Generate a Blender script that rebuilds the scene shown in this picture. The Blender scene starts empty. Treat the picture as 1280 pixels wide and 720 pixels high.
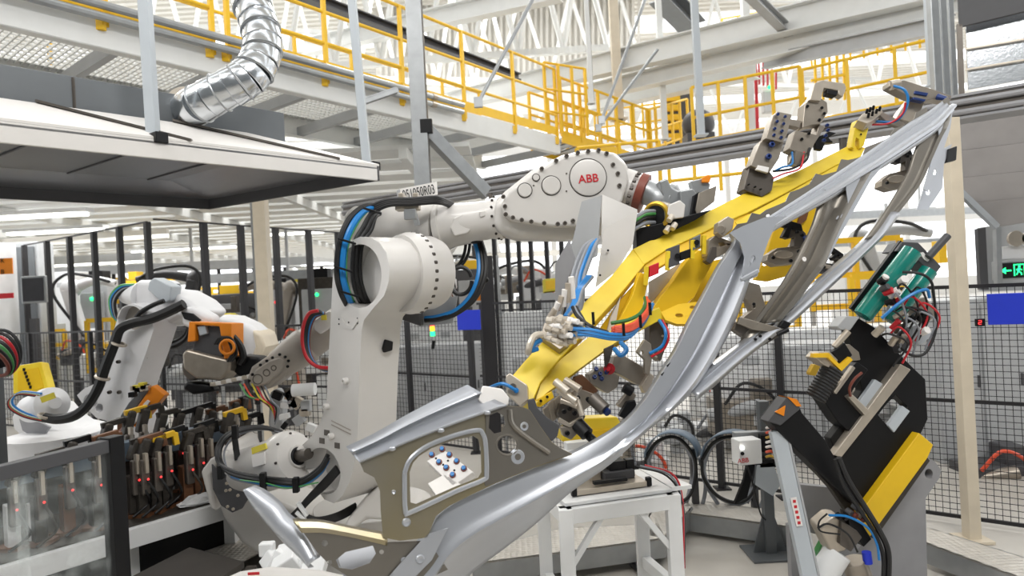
EXPO = 0.1
import bpy, bmesh, math, random
from mathutils import Vector as V, Matrix
from mathutils.geometry import tessellate_polygon
random.seed(7)
SC = bpy.context.scene
COL = SC.collection
F, H, ROLL = 820.0, 2.0, 0.0524
CAM = V((0, 0, H))
cr, sr = math.cos(ROLL), math.sin(ROLL)

# ---------- placing helpers: a pixel plus a distance gives a point of the hall
def ray(px, py):
    u, v = (px-640)/F, (360-py)/F
    return V((u*cr+v*sr, 1.0, -u*sr+v*cr))
def P(px, py, d): return CAM + ray(px, py)*d
def PZ(px, py, z):
    r = ray(px, py); return CAM + r*((z-H)/r.z)
def PL(px, py, pl):
    r = ray(px, py); p0, n = pl
    return CAM + r*(n.dot(p0-CAM)/n.dot(r))
def plane(px, py, d, n=(0, -1, 0)): return (P(px, py, d), V(n).normalized())
def m_px(n, d): return n*d/F
AX = V((.643, .766, 0)); BX = V((-.766, .643, 0)); UP = V((0, 0, 1))

# ---------- materials
def srgb(c):
    c = c.lstrip('#'); r = [int(c[i:i+2], 16)/255 for i in (0, 2, 4)]
    return tuple((x/12.92 if x <= .04045 else ((x+.055)/1.055)**2.4) for x in r)+(1,)
MATS = {}
def mat(name, col, rough=.5, metal=0, var=.12, scale=6, bump=0, emit=0, col2=None, trans=0, alpha=1, spec=.5, bscale=None, coat=0):
    m = bpy.data.materials.new(name); m.use_nodes = True; nt = m.node_tree; b = nt.nodes['Principled BSDF']
    c = srgb(col)
    b.inputs['Roughness'].default_value = rough; b.inputs['Metallic'].default_value = metal
    b.inputs['Specular IOR Level'].default_value = spec
    tc = nt.nodes.new('ShaderNodeTexCoord'); nz = nt.nodes.new('ShaderNodeTexNoise')
    nz.inputs['Scale'].default_value = scale; nz.inputs['Detail'].default_value = 5
    nt.links.new(tc.outputs['Object'], nz.inputs['Vector'])
    rp = nt.nodes.new('ShaderNodeValToRGB')
    rp.color_ramp.elements[0].position = .3; rp.color_ramp.elements[1].position = .7
    lo = tuple(x*(1-var) for x in c[:3])+(1,) if col2 is None else srgb(col2)
    rp.color_ramp.elements[0].color = lo; rp.color_ramp.elements[1].color = c
    nt.links.new(nz.outputs['Fac'], rp.inputs['Fac']); nt.links.new(rp.outputs['Color'], b.inputs['Base Color'])
    if bump:
        n2 = nt.nodes.new('ShaderNodeTexNoise'); n2.inputs['Scale'].default_value = bscale or scale*4; n2.inputs['Detail'].default_value = 6
        nt.links.new(tc.outputs['Object'], n2.inputs['Vector'])
        bp = nt.nodes.new('ShaderNodeBump'); bp.inputs['Strength'].default_value = bump; bp.inputs['Distance'].default_value = .02
        nt.links.new(n2.outputs['Fac'], bp.inputs['Height']); nt.links.new(bp.outputs['Normal'], b.inputs['Normal'])
    if emit:
        b.inputs['Emission Color'].default_value = c; b.inputs['Emission Strength'].default_value = emit
    if trans: b.inputs['Transmission Weight'].default_value = trans
    if coat: b.inputs['Coat Weight'].default_value = coat
    if alpha < 1: b.inputs['Alpha'].default_value = alpha
    MATS[name] = m; return m
mat('robot_white', 'd2cfcb', .38, coat=.25, var=.06, scale=3)
mat('robot_white_far', 'e4e4e6', .4, var=.05)
mat('robot_grey', 'a39c93', .45, var=.08)
mat('cream', 'd9cdb8', .45)
mat('bolt_steel', '55504c', .35, .8)
mat('dark_grey', '4b4b4e', .5)
mat('black', '0d0d10', .45, var=.2, spec=.3)
mat('black_rubber', '141416', .5, var=.2)
mat('fence_black', '1d1c20', .5, var=.1)
mat('blue_hose', '1f7fc8', .35, var=.15)
mat('green_hose', '4f9a55', .4)
mat('red_hose', 'e0512f', .4)
mat('grey_hose', '8b8f96', .4)
mat('red_paint', 'c8202c', .4)
mat('yellow_paint', 'ecd23a', .4, var=.10, col2='dcbc22', scale=5, bump=.05)
mat('rail_yellow', 'f0c020', .45, var=.08)
mat('deep_yellow', 'e8bd16', .45, var=.1)
mat('orange', 'f08c12', .45)
mat('panel_silver', 'b9bcc2', .3, .62, var=.05, scale=2, bump=.008, bscale=3)
mat('panel_olive_reflection', 'a09264', .34, .8, scale=1.6, col2='9c968a')  # olive tint is a yellow reflection painted into the metal colour
mat('panel_inner', '837e76', .34, .7, var=.12, scale=4)
mat('galvanised', 'a9acae', .38, .7, var=.15, scale=9)
mat('duct_steel', 'd0d4d8', .2, .95, var=.12, scale=10, bump=.05)
mat('hood_grey', '6c7073', .4, .4, var=.1)
mat('hood_white', 'dddad6', .4, .1, var=.06)
mat('hood_inside', '85878c', .38, .6, var=.15, scale=2)
mat('bare_metal', 'a59c90', .36, .65, var=.2, scale=12)
mat('machined', 'c3b9ab', .33, .6, var=.12, scale=14)
mat('steel_dark', '6a645e', .4, .6, var=.2, scale=12)
mat('connector', 'd6cdbf', .35, .5, var=.15, scale=20)
mat('brown_ring', '7a3b2c', .5)
mat('brass', 'c9a43a', .35, .7)
mat('teal', '0f8578', .25, coat=.6, var=.12)
mat('white_paint', 'e3e4e4', .5, var=.06)
mat('sheet_white', 'd9dadb', .5, var=.08)
mat('machine_grey', 'aeb0b2', .5, var=.1)
mat('beam_white', 'dedfdd', .5, var=.05)
mat('roof_white', 'e6e3dc', .6, var=.05)
mat('plinth_grey', '97979a', .55, var=.12)
mat('grey_light', 'b9c0c6', .45, var=.06)
mat('floor', 'c6c2bb', .38, var=.1, scale=.8, bump=.05, col2='b0aba3')
mat('dark_floor', '4a4642', .6, var=.2)
mat('blue_sign', '1c35c4', .5, var=.05)
mat('green_light', '22e07a', .4, emit=3)
mat('red_light', 'f03a3a', .4, emit=1.6)
mat('amber_light', 'ff9a20', .4, emit=3)
mat('lamp', 'fffdf6', .4, emit=3.2)
mat('fixture_grime', '45403a', .55, .3, var=.4, scale=14, bump=.2)
mat('rust', '7a5237', .6, .2, var=.35, scale=16)
mat('paper', 'eae7e4', .6, var=.03)
mat('label_yellow', 'd9c93e', .5)
mat('screen', '3c3c40', .3, var=.2)
mat('blue_grey', '6f7f8f', .45, .3)
mat('sensor_blue', '243a74', .35, .2)
mat('wall_panel', '9a9694', .5, .3, var=.14, scale=4)
mat('wall_paint', 'd5d3cf', .6, var=.05, scale=2)
def tread():
    m = mat('tread_plate', 'cfcac2', .4, .3, var=.15, scale=8); nt = m.node_tree; b = nt.nodes['Principled BSDF']
    tc = nt.nodes.new('ShaderNodeTexCoord'); v = nt.nodes.new('ShaderNodeTexVoronoi'); v.inputs['Scale'].default_value = 26
    v.inputs['Randomness'].default_value = .25
    nt.links.new(tc.outputs['Object'], v.inputs['Vector'])
    bp = nt.nodes.new('ShaderNodeBump'); bp.inputs['Strength'].default_value = .8; bp.inputs['Distance'].default_value = .012; bp.invert = True
    nt.links.new(v.outputs['Distance'], bp.inputs['Height']); nt.links.new(bp.outputs['Normal'], b.inputs['Normal'])
tread()
def glass():
    m = bpy.data.materials.new('glass'); m.use_nodes = True; nt = m.node_tree; b = nt.nodes['Principled BSDF']
    b.inputs['Roughness'].default_value = .08; b.inputs['Base Color'].default_value = (.82, .88, .87, 1)
    tc = nt.nodes.new('ShaderNodeTexCoord'); nz = nt.nodes.new('ShaderNodeTexNoise'); nz.inputs['Scale'].default_value = 9; nz.inputs['Detail'].default_value = 8
    nt.links.new(tc.outputs['Object'], nz.inputs['Vector'])
    mr = nt.nodes.new('ShaderNodeMapRange'); mr.inputs['From Min'].default_value = .45; mr.inputs['From Max'].default_value = .8
    mr.inputs['To Min'].default_value = .05; mr.inputs['To Max'].default_value = .3
    nt.links.new(nz.outputs['Fac'], mr.inputs['Value']); nt.links.new(mr.outputs['Result'], b.inputs['Alpha'])
    MATS['glass'] = m
glass()
M = MATS

# ---------- mesh builder
def basis(d, up=UP):
    d = d.normalized(); s = d.cross(up)
    if s.length < 1e-4: s = d.cross(V((1, 0, 0)))
    s.normalize(); return d, s, s.cross(d).normalized()
def smooth_path(pts, k=6):
    if len(pts) < 3: return pts
    o = []; q = [pts[0]*2-pts[1]]+list(pts)+[pts[-1]*2-pts[-2]]
    for i in range(1, len(q)-2):
        a, b, c, d = q[i-1:i+3]
        for j in range(k):
            t = j/k; o.append(.5*((2*b)+(c-a)*t+(2*a-5*b+4*c-d)*t*t+(3*b-a-3*c+d)*t**3))
    o.append(q[-2]); return o
class MB:
    def __init__(s): s.b = bmesh.new()
    def vs(s, pts): return [s.b.verts.new(p) for p in pts]
    def f(s, v):
        try: s.b.faces.new(v)
        except ValueError: pass
    def box(s, c, sz, R=None):
        R = R or Matrix.Identity(3); x, y, z = sz[0]/2, sz[1]/2, sz[2]/2
        v = s.vs([V(c)+R@V((i*x, j*y, k*z)) for i in (-1, 1) for j in (-1, 1) for k in (-1, 1)])
        for q in ((0, 1, 3, 2), (4, 6, 7, 5), (0, 4, 5, 1), (2, 3, 7, 6), (0, 2, 6, 4), (1, 5, 7, 3)): s.f([v[i] for i in q])
        return s
    def bar(s, p0, p1, w, h, up=UP):
        d, a, u = basis(p1-p0, up); L = (p1-p0).length
        R = Matrix((a, d, u)).transposed(); return s.box((p0+p1)/2, (w, L, h), R)
    def lathe(s, p0, ax, prof, n=20):
        d, a, u = basis(V(ax)); rows = []
        for t, r in prof:
            rows.append(s.vs([p0+d*t+(a*math.cos(k*2*math.pi/n)+u*math.sin(k*2*math.pi/n))*max(r, 1e-4) for k in range(n)]))
        for A, B in zip(rows, rows[1:]):
            for k in range(n): s.f([A[k], A[(k+1) % n], B[(k+1) % n], B[k]])
        s.f(rows[0][::-1]); s.f(rows[-1]); return s
    def cyl(s, p0, p1, r0, r1=None, n=16):
        r1 = r0 if r1 is None else r1
        return s.lathe(p0, p1-p0, [(0, r0), ((p1-p0).length, r1)], n)
    def tube(s, pts, r, n=8, k=6, r1=None):
        pts = smooth_path([V(p) for p in pts], k); rows = []; u0 = None; N = len(pts)
        for i, p in enumerate(pts):
            d = (pts[min(i+1, N-1)]-pts[max(i-1, 0)]).normalized()
            if u0 is None: _, a, u0 = basis(d)
            a = d.cross(u0).normalized(); u0 = a.cross(d).normalized()
            rr = r if r1 is None else r+(r1-r)*i/(N-1)
            rows.append(s.vs([p+(a*math.cos(q*2*math.pi/n)+u0*math.sin(q*2*math.pi/n))*rr for q in range(n)]))
        for A, B in zip(rows, rows[1:]):
            for q in range(n): s.f([A[q], A[(q+1) % n], B[(q+1) % n], B[q]])
        s.f(rows[0][::-1]); s.f(rows[-1]); return s
    def ball(s, c, r, sc=(1, 1, 1), n=14):
        bmesh.ops.create_uvsphere(s.b, u_segments=n, v_segments=n//2+1, radius=r, matrix=Matrix.Translation(c)@Matrix.Diagonal((*sc, 1))); return s
    def torus(s, c, ax, R, r, n=28, m=8):
        d, a, u = basis(V(ax)); rows = []
        for i in range(n):
            t = i*2*math.pi/n; e = a*math.cos(t)+u*math.sin(t)
            rows.append(s.vs([c+e*(R+r*math.cos(q*2*math.pi/m))+d*r*math.sin(q*2*math.pi/m) for q in range(m)]))
        for i in range(n):
            A, B = rows[i], rows[(i+1) % n]
            for q in range(m): s.f([A[q], A[(q+1) % m], B[(q+1) % m], B[q]])
        return s
    def prism(s, outer, ext, holes=()):
        loops = [[V(p) for p in outer]]+[[V(p) for p in h] for h in holes]; al = [p for l in loops for p in l]
        A = s.vs(al); B = s.vs([p+ext for p in al])
        if holes:
            for t in tessellate_polygon(loops):
                s.f([A[i] for i in t]); s.f([B[i] for i in t][::-1])
        else: s.f(A[::-1]); s.f(B)
        o = 0
        for l in loops:
            n = len(l)
            for i in range(n): s.f([A[o+i], A[o+(i+1) % n], B[o+(i+1) % n], B[o+i]])
            o += n
        return s
    def slab(s, outer, pl, t, holes=()):
        """outline traced on a plane of the hall, given real thickness behind it"""
        return s.prism([PL(x, y, pl) for x, y in outer], pl[1]*-t, [[PL(x, y, pl) for x, y in h] for h in holes])
    def grid(s, rows):
        R = [s.vs(r) for r in rows]
        for A, B in zip(R, R[1:]):
            for i in range(len(A)-1): s.f([A[i], A[i+1], B[i+1], B[i]])
        return s
    def band2(s, st, pl, pa, pb, f0, f1, k=5):
        """band whose profile changes along its length from pa to pb"""
        E0 = smooth_path([PL(q[0], q[1], pl) for q in st], k); E1 = smooth_path([PL(q[2], q[3], pl) for q in st], k); n = len(E0)-1; rows = []
        for i, (a, b) in enumerate(zip(E0, E1)):
            t = min(1, max(0, (i/n-f0)/(f1-f0))); t = t*t*(3-2*t)
            rows.append([a.lerp(b, x[0]*(1-t)+y[0]*t)+pl[1]*(x[1]*(1-t)+y[1]*t) for x, y in zip(pa, pb)])
        return s.grid(rows)
    def band(s, st, pl, prof, k=5):
        """pressed sheet: stations across the band on a plane, profile of (share across, height off the plane)"""
        E0 = smooth_path([PL(q[0], q[1], pl) for q in st], k); E1 = smooth_path([PL(q[2], q[3], pl) for q in st], k)
        return s.grid([[a.lerp(b, u)+pl[1]*h for u, h in prof] for a, b in zip(E0, E1)])
def ell(cx, cy, rx, ry, n=20, rot=0, a0=0):
    c, q = math.cos(rot), math.sin(rot)
    return [(cx+rx*math.cos(t)*c-ry*math.sin(t)*q, cy+rx*math.cos(t)*q+ry*math.sin(t)*c) for t in [a0+2*math.pi*i/n for i in range(n)]]
ORG = {}
def props(o, label=None, cat=None, group=None, kind=None):
    if label: o['label'] = label
    if cat: o['category'] = cat
    if group: o['group'] = group
    if kind: o['kind'] = kind
def thing(name, label, cat, base, group=None):
    o = bpy.data.objects.new(name, None); o.empty_display_size = .1; COL.objects.link(o); o.location = base
    ORG[o.name] = V(base); props(o, label, cat, group); return o
def go(mb, name, m, parent=None, label=None, cat=None, group=None, kind=None, bevel=0, solid=0, smooth=True, sub=0, ang=35, seg=2):
    b = mb.b
    bmesh.ops.remove_doubles(b, verts=b.verts, dist=1e-5)
    bmesh.ops.recalc_face_normals(b, faces=b.faces)
    if smooth:
        for f in b.faces: f.smooth = True
        for e in b.edges:
            if len(e.link_faces) == 2 and e.calc_face_angle(0) > math.radians(ang): e.smooth = False
    if parent is not None: org = ORG[parent.name]
    else:
        xs = [v.co for v in b.verts]
        org = V(((min(p.x for p in xs)+max(p.x for p in xs))/2, (min(p.y for p in xs)+max(p.y for p in xs))/2, min(p.z for p in xs)))
    for v in b.verts: v.co -= org
    me = bpy.data.meshes.new(name); b.to_mesh(me); b.free(); me.materials.append(M[m] if isinstance(m, str) else m)
    o = bpy.data.objects.new(name, me); COL.objects.link(o); ORG[o.name] = org
    if parent is not None: o.parent = parent
    else: o.location = org
    if solid:
        s = o.modifiers.new('s', 'SOLIDIFY'); s.thickness = solid; s.offset = -1
    if sub:
        s = o.modifiers.new('u', 'SUBSURF'); s.levels = sub; s.render_levels = sub
    if bevel:
        s = o.modifiers.new('b', 'BEVEL'); s.width = bevel; s.segments = seg; s.limit_method = 'ANGLE'; s.angle_limit = math.radians(40); s.harden_normals = smooth
    props(o, label, cat, group, kind); return o
def copy_tree(o, parent=None):
    c = o.copy(); COL.objects.link(c)
    if parent is not None: c.parent = parent
    for ch in list(o.children): copy_tree(ch, c)
    return c
def text(s, m, parent, p, right, up, size, name='lettering', ext=.002, bold=0, align='CENTER', sx=1):
    cu = bpy.data.curves.new('t', 'FONT'); cu.body = s; cu.size = size; cu.extrude = ext; cu.align_x = align; cu.align_y = 'CENTER'; cu.offset = bold
    t = bpy.data.objects.new('t', cu); COL.objects.link(t); bpy.context.view_layer.update()
    me = bpy.data.meshes.new_from_object(t.evaluated_get(bpy.context.evaluated_depsgraph_get()))
    bpy.data.objects.remove(t); me.materials.clear(); me.materials.append(M[m])
    r = V(right).normalized(); n = r.cross(V(up)).normalized(); u = n.cross(r)
    R = Matrix((r*sx, u, n)).transposed().to_4x4(); me.transform(Matrix.Translation(V(p)-ORG[parent.name])@R)
    o = bpy.data.objects.new(name, me); COL.objects.link(o); o.parent = parent; return o
def bolts(parent, pts, ax, r, h, m='bolt_steel', name='bolt'):
    """one bolt mesh, linked once per place"""
    b = MB(); d = V(ax).normalized(); b.lathe(V((0, 0, 0)), d, [(0, r), (h*.8, r), (h, r*.75), (h, r*.45), (h*.4, r*.4)], 10)
    first = None
    for p in pts:
        if first is None:
            bm = b.b; bmesh.ops.recalc_face_normals(bm, faces=bm.faces); me = bpy.data.meshes.new(name); bm.to_mesh(me); bm.free(); me.materials.append(M[m]); first = me
        o = bpy.data.objects.new(name, first); COL.objects.link(o); o.parent = parent; o.location = V(p)-ORG[parent.name]
def cable(parent, pts, r, m='black_rubber', name='cable', **k):
    return go(MB().tube(pts, r, 8), name, m, parent, **k)
# ================= CAMERA, WORLD, SHELL =================
cd = bpy.data.cameras.new('camera'); cam = bpy.data.objects.new('camera', cd); COL.objects.link(cam)
right = V((cr, 0, -sr)); up = V((sr, 0, cr)); back = V((0, -1, 0))
cam.matrix_world = Matrix.Translation(CAM)@Matrix((right, up, back)).transposed().to_4x4()
cd.lens = 36*F/1280; cd.sensor_width = 36; cd.clip_end = 200; cd.clip_start = .05
cd.dof.use_dof = True; cd.dof.focus_distance = 3.7; cd.dof.aperture_fstop = 2.2
SC.camera = cam
SC.view_settings.view_transform = 'Standard'; SC.view_settings.look = 'None'; SC.view_settings.gamma = 1
SC.view_settings.use_curve_mapping = False; SC.view_settings.exposure = EXPO
w = bpy.data.worlds.new('daylight'); SC.world = w; w.use_nodes = True
bg = w.node_tree.nodes['Background']; bg.inputs['Color'].default_value = (.96, .98, 1, 1); bg.inputs['Strength'].default_value = 2.2
def area(name, loc, target, sx, sy, e, col=(1, 1, 1)):
    l = bpy.data.lights.new(name, 'AREA'); l.shape = 'RECTANGLE'; l.size = sx; l.size_y = sy; l.energy = e; l.color = col
    o = bpy.data.objects.new(name, l); COL.objects.link(o); o.location = loc
    o.rotation_euler = (V(target)-V(loc)).to_track_quat('-Z', 'Y').to_euler()
area('added_hall_light', (2.0, -1.5, 7.5), (0.3, 4, 1.2), 4, 1.2, 300, (1, .98, .95))  # overhead key lights added for the foreground
area('added_hall_light', (-4.5, 0.5, 8), (-1, 5, 1), 5, 1.0, 260, (1, .98, .95))

def structure(mb, name, m, **k): return go(mb, name, m, kind='structure', **k)
structure(MB().box((0, 18, -.05), (70, 60, .1)), 'floor', 'floor')
def glazed(name, p0, p1):
    """wall with a solid plinth, a solid head and tall openings between posts, added to brighten the hall with daylight"""
    d = (p1-p0).normalized(); L = (p1-p0).length; b = MB()
    b.bar(p0+UP*.6, p1+UP*.6, .3, 1.2); b.bar(p0+UP*5.6, p1+UP*5.6, .3, 1.0); b.bar(p0+UP*12, p1+UP*12, .3, 1.4)
    n = int(L/6)
    for i in range(n+1): b.bar(p0+d*(L*i/n), p0+d*(L*i/n)+UP*12.6, .35, .35, d)
    structure(b, name, 'wall_paint')
glazed('wall_far', V((-34, 46, 0)), V((34, 46, 0)))
glazed('wall_left', V((-34, -12, 0)), V((-34, 46, 0)))
glazed('wall_right', V((34, -12, 0)), V((34, 46, 0)))
structure(MB().box((0, -9, 6.3), (68, .3, 12.6)), 'wall_back_blocker', 'hood_grey')  # unseen wall added behind the camera to darken metal reflections and shading
b = MB()
for i in range(9):       # roof: corrugated bays with open skylight strips between
    y = -6+i*6.0
    b.box((0, y, 12.6), (68, 4.0, .12))
    if i > 1:
        for k in range(10): b.box((0, y-1.8+k*.4, 12.5), (68, .18, .1))
structure(b, 'ceiling', 'roof_white')
for x, y in ((-12, 14), (0, 16), (10, 14), (-14, 26), (4, 28), (18, 22)):
    area('added_hall_light', (x, y, 11.5), (x, y, 0), 6, 3, 900, (1, .99, .96))  # lights added to brighten the rear of the hall
area('bay_lamp', (-11, 14, 3.7), (-11, 14, 0), 9, 3, 260); area('bay_lamp', (-11, 24, 3.7), (-11, 24, 0), 9, 3, 260)
# ================= OVERHEAD STEEL =================
def railing(label, p0, p1, nposts, h, m='rail_yellow', levels=(1, .62, .3), r=.022, post_w=.045, toe=0, group='yellow railings around the walkways', brackets=False, ends=True):
    t = thing('railing', label, 'railing', (p0+p1)/2, group)
    for l in levels: go(MB().tube([p0+UP*h*l, p1+UP*h*l], r, 8), 'rail', m, t)
    d = (p1-p0).normalized()
    for i in range(nposts):
        q = p0.lerp(p1, i/(nposts-1) if nposts > 1 else 0)
        b = MB().bar(q-UP*(.12 if brackets else 0), q+UP*h, post_w, post_w, d)
        if brackets: b.box(q+V((0, 0, -.1))-d*.05, (.10, .05, .12))
        go(b, 'post', m, t, bevel=.004)
    if toe: go(MB().bar(p0+UP*toe/2, p1+UP*toe/2, .012, toe), 'toe_board', m, t)
    return t
def beam_i(b, p0, p1, w, h, tf=.02, tw=.012):
    for z in (-h/2+tf/2, h/2-tf/2): b.bar(p0+UP*z, p1+UP*z, w, tf)
    b.bar(p0, p1, tw, h-2*tf); return b
def chan(b, p0, p1, w, h, side, t=.012):
    b.bar(p0, p1, t, h)
    for z in (-h/2, h/2): b.bar(p0+side*w/2+UP*z, p1+side*w/2+UP*z, w, t)
    return b

# --- near walkway, upper left
W0 = PZ(0, 30, 4.2); W1 = PZ(700, 192, 4.2); wd = (W1-W0).normalized(); ws = V((-wd.y, wd.x, 0)); W0 = W0-wd*3
t = thing('walkway', 'white steel walkway bridge crossing the upper left above the hood', 'walkway', (W0+W1)/2)
b = MB(); chan(b, W0+UP*.14, W1+UP*.14, .1, .28, ws); chan(b, W0+UP*.14+ws*1.7, W1+UP*.14+ws*1.7, .1, .28, -ws); go(b, 'side_beam', 'beam_white', t, bevel=.003)
b = MB(); L = (W1-W0).length; n = int(L/.9)
for i in range(n+1):
    q = W0+wd*(L*i/n)+UP*.08; b.bar(q, q+ws*1.7, .07, .12)
go(b, 'cross_beam', 'machine_grey', t)
b = MB()
for i in range(int(L/.06)):
    q = W0+wd*(.06*i)+UP*.27; b.bar(q, q+ws*1.7, .012, .03)
for k in range(17): b.bar(W0+ws*(.1*k)+UP*.27, W1+ws*(.1*k)+UP*.27, .01, .02)
go(b, 'deck_grating', 'beam_white', t)
i = 0
for q, (px0, px1, n, lab) in enumerate(((-3, .44, 6, 'yellow railing on the near walkway behind the silver duct'), (.455, .995, 6, 'yellow railing with toe board at the stair end of the near walkway'))):
    a = W0.lerp(W1, max(0, px0/1)) if px0 > 0 else W0
    railing(lab, a+UP*.3, W0.lerp(W1, px1)+UP*.3, n, 1.1, toe=.13 if q else .1, brackets=True)
railing('yellow railing on the far edge of the near walkway', W0+UP*.3+ws*1.7, W1+UP*.3+ws*1.7, 12, 1.1)
for k, (o, lab) in enumerate(((.0, 'lower grey conduit pipe clamped along the walkway beam'), (.09, 'upper grey conduit pipe clamped along the walkway beam'))):
    e = W0.lerp(W1, .765-.0*k); s = -ws*(.09+.02*k)+UP*(.23+o)
    t = thing('conduit_pipe', lab, 'pipe', (W0+e)/2+s, 'conduit pipes on the walkway')
    go(MB().tube([W0+s, e+s], .036, 10), 'pipe', 'galvanised', t)
    go(MB().tube([e+s-wd*.6+UP*0, e+s-wd*.52], .042, 10), 'pipe_clamp', 'bare_metal', t)
# strut under the conduits
t = thing('strut_channel', 'short grey strut channel carrying the ends of the conduits', 'bracket', P(470, 125, 7))
b = MB(); chan(b, P(452, 128, 6.9), P(498, 112, 6.9), .05, .05, ws); go(b, 'channel', 'galvanised', t)
# silver column and the braces around it
def column(lab, x0, y0, x1, y1, d, w, m, name='column', zlo=None, cat='column'):
    a, c = P(x0, y0, d), P(x1, y1, d); a.x = c.x = (a.x+c.x)/2; a.y = c.y = d
    if zlo is not None: c.z = zlo
    if y0 <= 0: a.z = min(a.z+1.5, 9)
    t = thing(name, lab, cat, c)
    go(MB().box((a+c)/2, (w, w, abs(a.z-c.z))), 'shaft', m, t, bevel=.006)
    go(MB().box((c.x, c.y, c.z+.01), (w*1.8, w*1.8, .02)), 'foot_plate', m, t, bevel=.003)
    go(MB().box((c.x+w*.5+.004, c.y-.0, (a.z+c.z)/2), (.006, w*.35, abs(a.z-c.z)*.98)), 'slot_strip', 'steel_dark', t)
    return t
column('silver profile column rising behind the numbered sign', 515, 0, 531, 235, 6.6, .155, 'galvanised', zlo=2.9)
t = thing('brace', 'diagonal galvanised brace running down right from the silver column', 'brace', P(570, 200, 6.7))
b = MB(); chan(b, P(532, 158, 6.6), P(610, 240, 7.0), .1, .13, ws); go(b, 'channel', 'galvanised', t, bevel=.003)
go(MB().box(P(533, 158, 6.55), (.12, .06, .14)), 'joint_plate', 'black', t, bevel=.004)
for lab, a, c, d, w in (('long thin grey diagonal strut crossing the walkway railing', (668, -5), (598, 128), 7.6, .045),
                        ('thin grey diagonal strut hanging right of the stair top', (808, -5), (752, 150), 10, .05),
                        ('shorter grey diagonal strut behind the stair', (822, 62), (748, 160), 10.8, .05)):
    t = thing('diagonal_strut', lab, 'strut', P(*c, d)); go(MB().cyl(P(*a, d+.2), P(*c, d), w/2), 'rod', 'galvanised', t); go(MB().box(P(*c, d), (.1, .05, .12)), 'end_plate', 'galvanised', t, bevel=.004)
for lab, x0, x1, y1, d, w, m in (('thin white hanger post left of the stair', 731, 741, 130, 9, .06, 'beam_white'), ('pale round post with round joint near the skylight', 768, 772, 150, 12, .16, 'cream'),
        ('white post carrying the far deck, first from the stair', 822, 832, 175, 12, .1, 'beam_white'), ('tall pale post rising in front of the far deck', 866, 878, 170, 8.5, .085, 'grey_light'),
        ('white post under the far deck beside the red banner', 932, 938, 165, 13, .14, 'beam_white'), ('pale grey post left of the right column', 1160, 1166, 108, 7, .07, 'grey_light')):
    column(lab, x0, 0, x1, y1, d, w, m, 'hanger_post', cat='post')
# stair down from the walkway
S0 = W1+UP*.3+wd*.1; S1 = P(815, 205, 12.2)
t = thing('stair', 'yellow steel stair leading down from the end of the walkway', 'stair', S1)
sd = (S1-S0); sh = V((-sd.y, sd.x, 0)).normalized()
b = MB()
for o in (0, .9): b.bar(S0+sh*o, S1+sh*o, .03, .2)
go(b, 'stringer', 'rail_yellow', t)
for i in range(9): go(MB().box(S0.lerp(S1, (i+.5)/9)+sh*.45, (.9, .22, .03), Matrix.Rotation(math.atan2(sh.y, sh.x), 3, 'Z')), 'step', 'galvanised', t)
for o in (0, .9):
    b = MB(); 
    for l in (1, .6, .25): b.tube([S0+sh*o+UP*l, S1+sh*o+UP*l], .024)
    go(b, 'handrail', 'rail_yellow', t)
    for i in range(6): q = S0.lerp(S1, i/5)+sh*o; go(MB().bar(q, q+UP, .045, .045, sd), 'baluster', 'rail_yellow', t)
railing('yellow gate railing standing at the top of the stair', P(684, 165, 10.8), P(735, 170, 11.2), 4, 1.15)
railing('yellow landing railing right below the stair', P(812, 208, 12.2), P(862, 190, 13), 6, 1.05)
railing('yellow railing in front of the white machines behind the robot wrist', P(724, 245, 8.5), P(826, 232, 9), 3, .62, levels=(1, .5))
railing('yellow railing seen between wrist and clamp tower', P(838, 245, 8.3), P(935, 235, 8), 4, .42, levels=(1, .45))
# far platforms on the right
railing('yellow railing along the long tray, from the post to the red banner', P(868, 185, 9.2), P(1003, 160, 9.0), 5, .85, levels=(1, .5, .1))
railing('yellow railing along the long tray right of the red banner', P(1006, 160, 9.0), P(1185, 125, 8.2), 4, .8, levels=(1, .5, .1))
railing('distant yellow railing high behind the tall pale post', P(1015, 85, 14), P(1150, 60, 13), 9, 1.2)
railing('distant yellow railing at the far deck', P(745, 180, 15), P(865, 165, 15), 9, 1.2)
railing('farthest yellow railing seen between the far deck beams', P(905, 75, 16), P(985, 60, 16), 5, 1.0)
def big_beam(name, lab, a, c, w, h, m='beam_white', flanges=True, cat='beam'):
    t = thing(name, lab, cat, (a+c)/2)
    d = (c-a).normalized(); s = V((d.y, -d.x, 0))
    go(MB().bar(a, c, .014, h-.04), 'web', m, t)
    for z in (-1, 1): go(MB().bar(a+UP*z*(h/2-.01), c+UP*z*(h/2-.01), w, .02), 'flange', m, t)
    return t
big_beam('roof_beam', 'upper long white beam crossing the top right', P(560, 128, 15), P(1250, -38, 8.5), .25, .4)
big_beam('roof_beam', 'lower long white beam crossing the top right', P(730, 118, 13), P(1250, -8, 8.6), .25, .3)
big_beam('deck_beam', 'white front beam of the far machine deck', P(735, 128, 14), P(945, 82, 11.5), .3, .42)
big_beam('deck_beam', 'grey beam running to the right column above the railing', P(955, 78, 11), P(1190, 28, 8), .15, .22, 'machine_grey')
big_beam('roof_beam', 'grey beam sloping down left of the yellow ladder cage', P(925, -20, 9), P(1008, 62, 11), .14, .16, 'machine_grey')
big_beam('roof_beam', 'white roof beam meeting the walkway railing from the right', P(380, 60, 14), P(700, -12, 11), .22, .34)
big_beam('roof_beam', 'dark brown bus bar running behind the walkway railing', P(330, -25, 9), P(648, 97, 13), .16, .14, 'dark_grey')
big_beam('roof_beam', 'dark grey inclined beam below the skylight', P(822, -12, 16), P(872, 40, 18), .5, .5, 'hood_grey')
t = thing('ladder_cage', 'yellow caged ladder hanging behind the far deck', 'ladder', P(1030, 130, 13))
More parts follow.
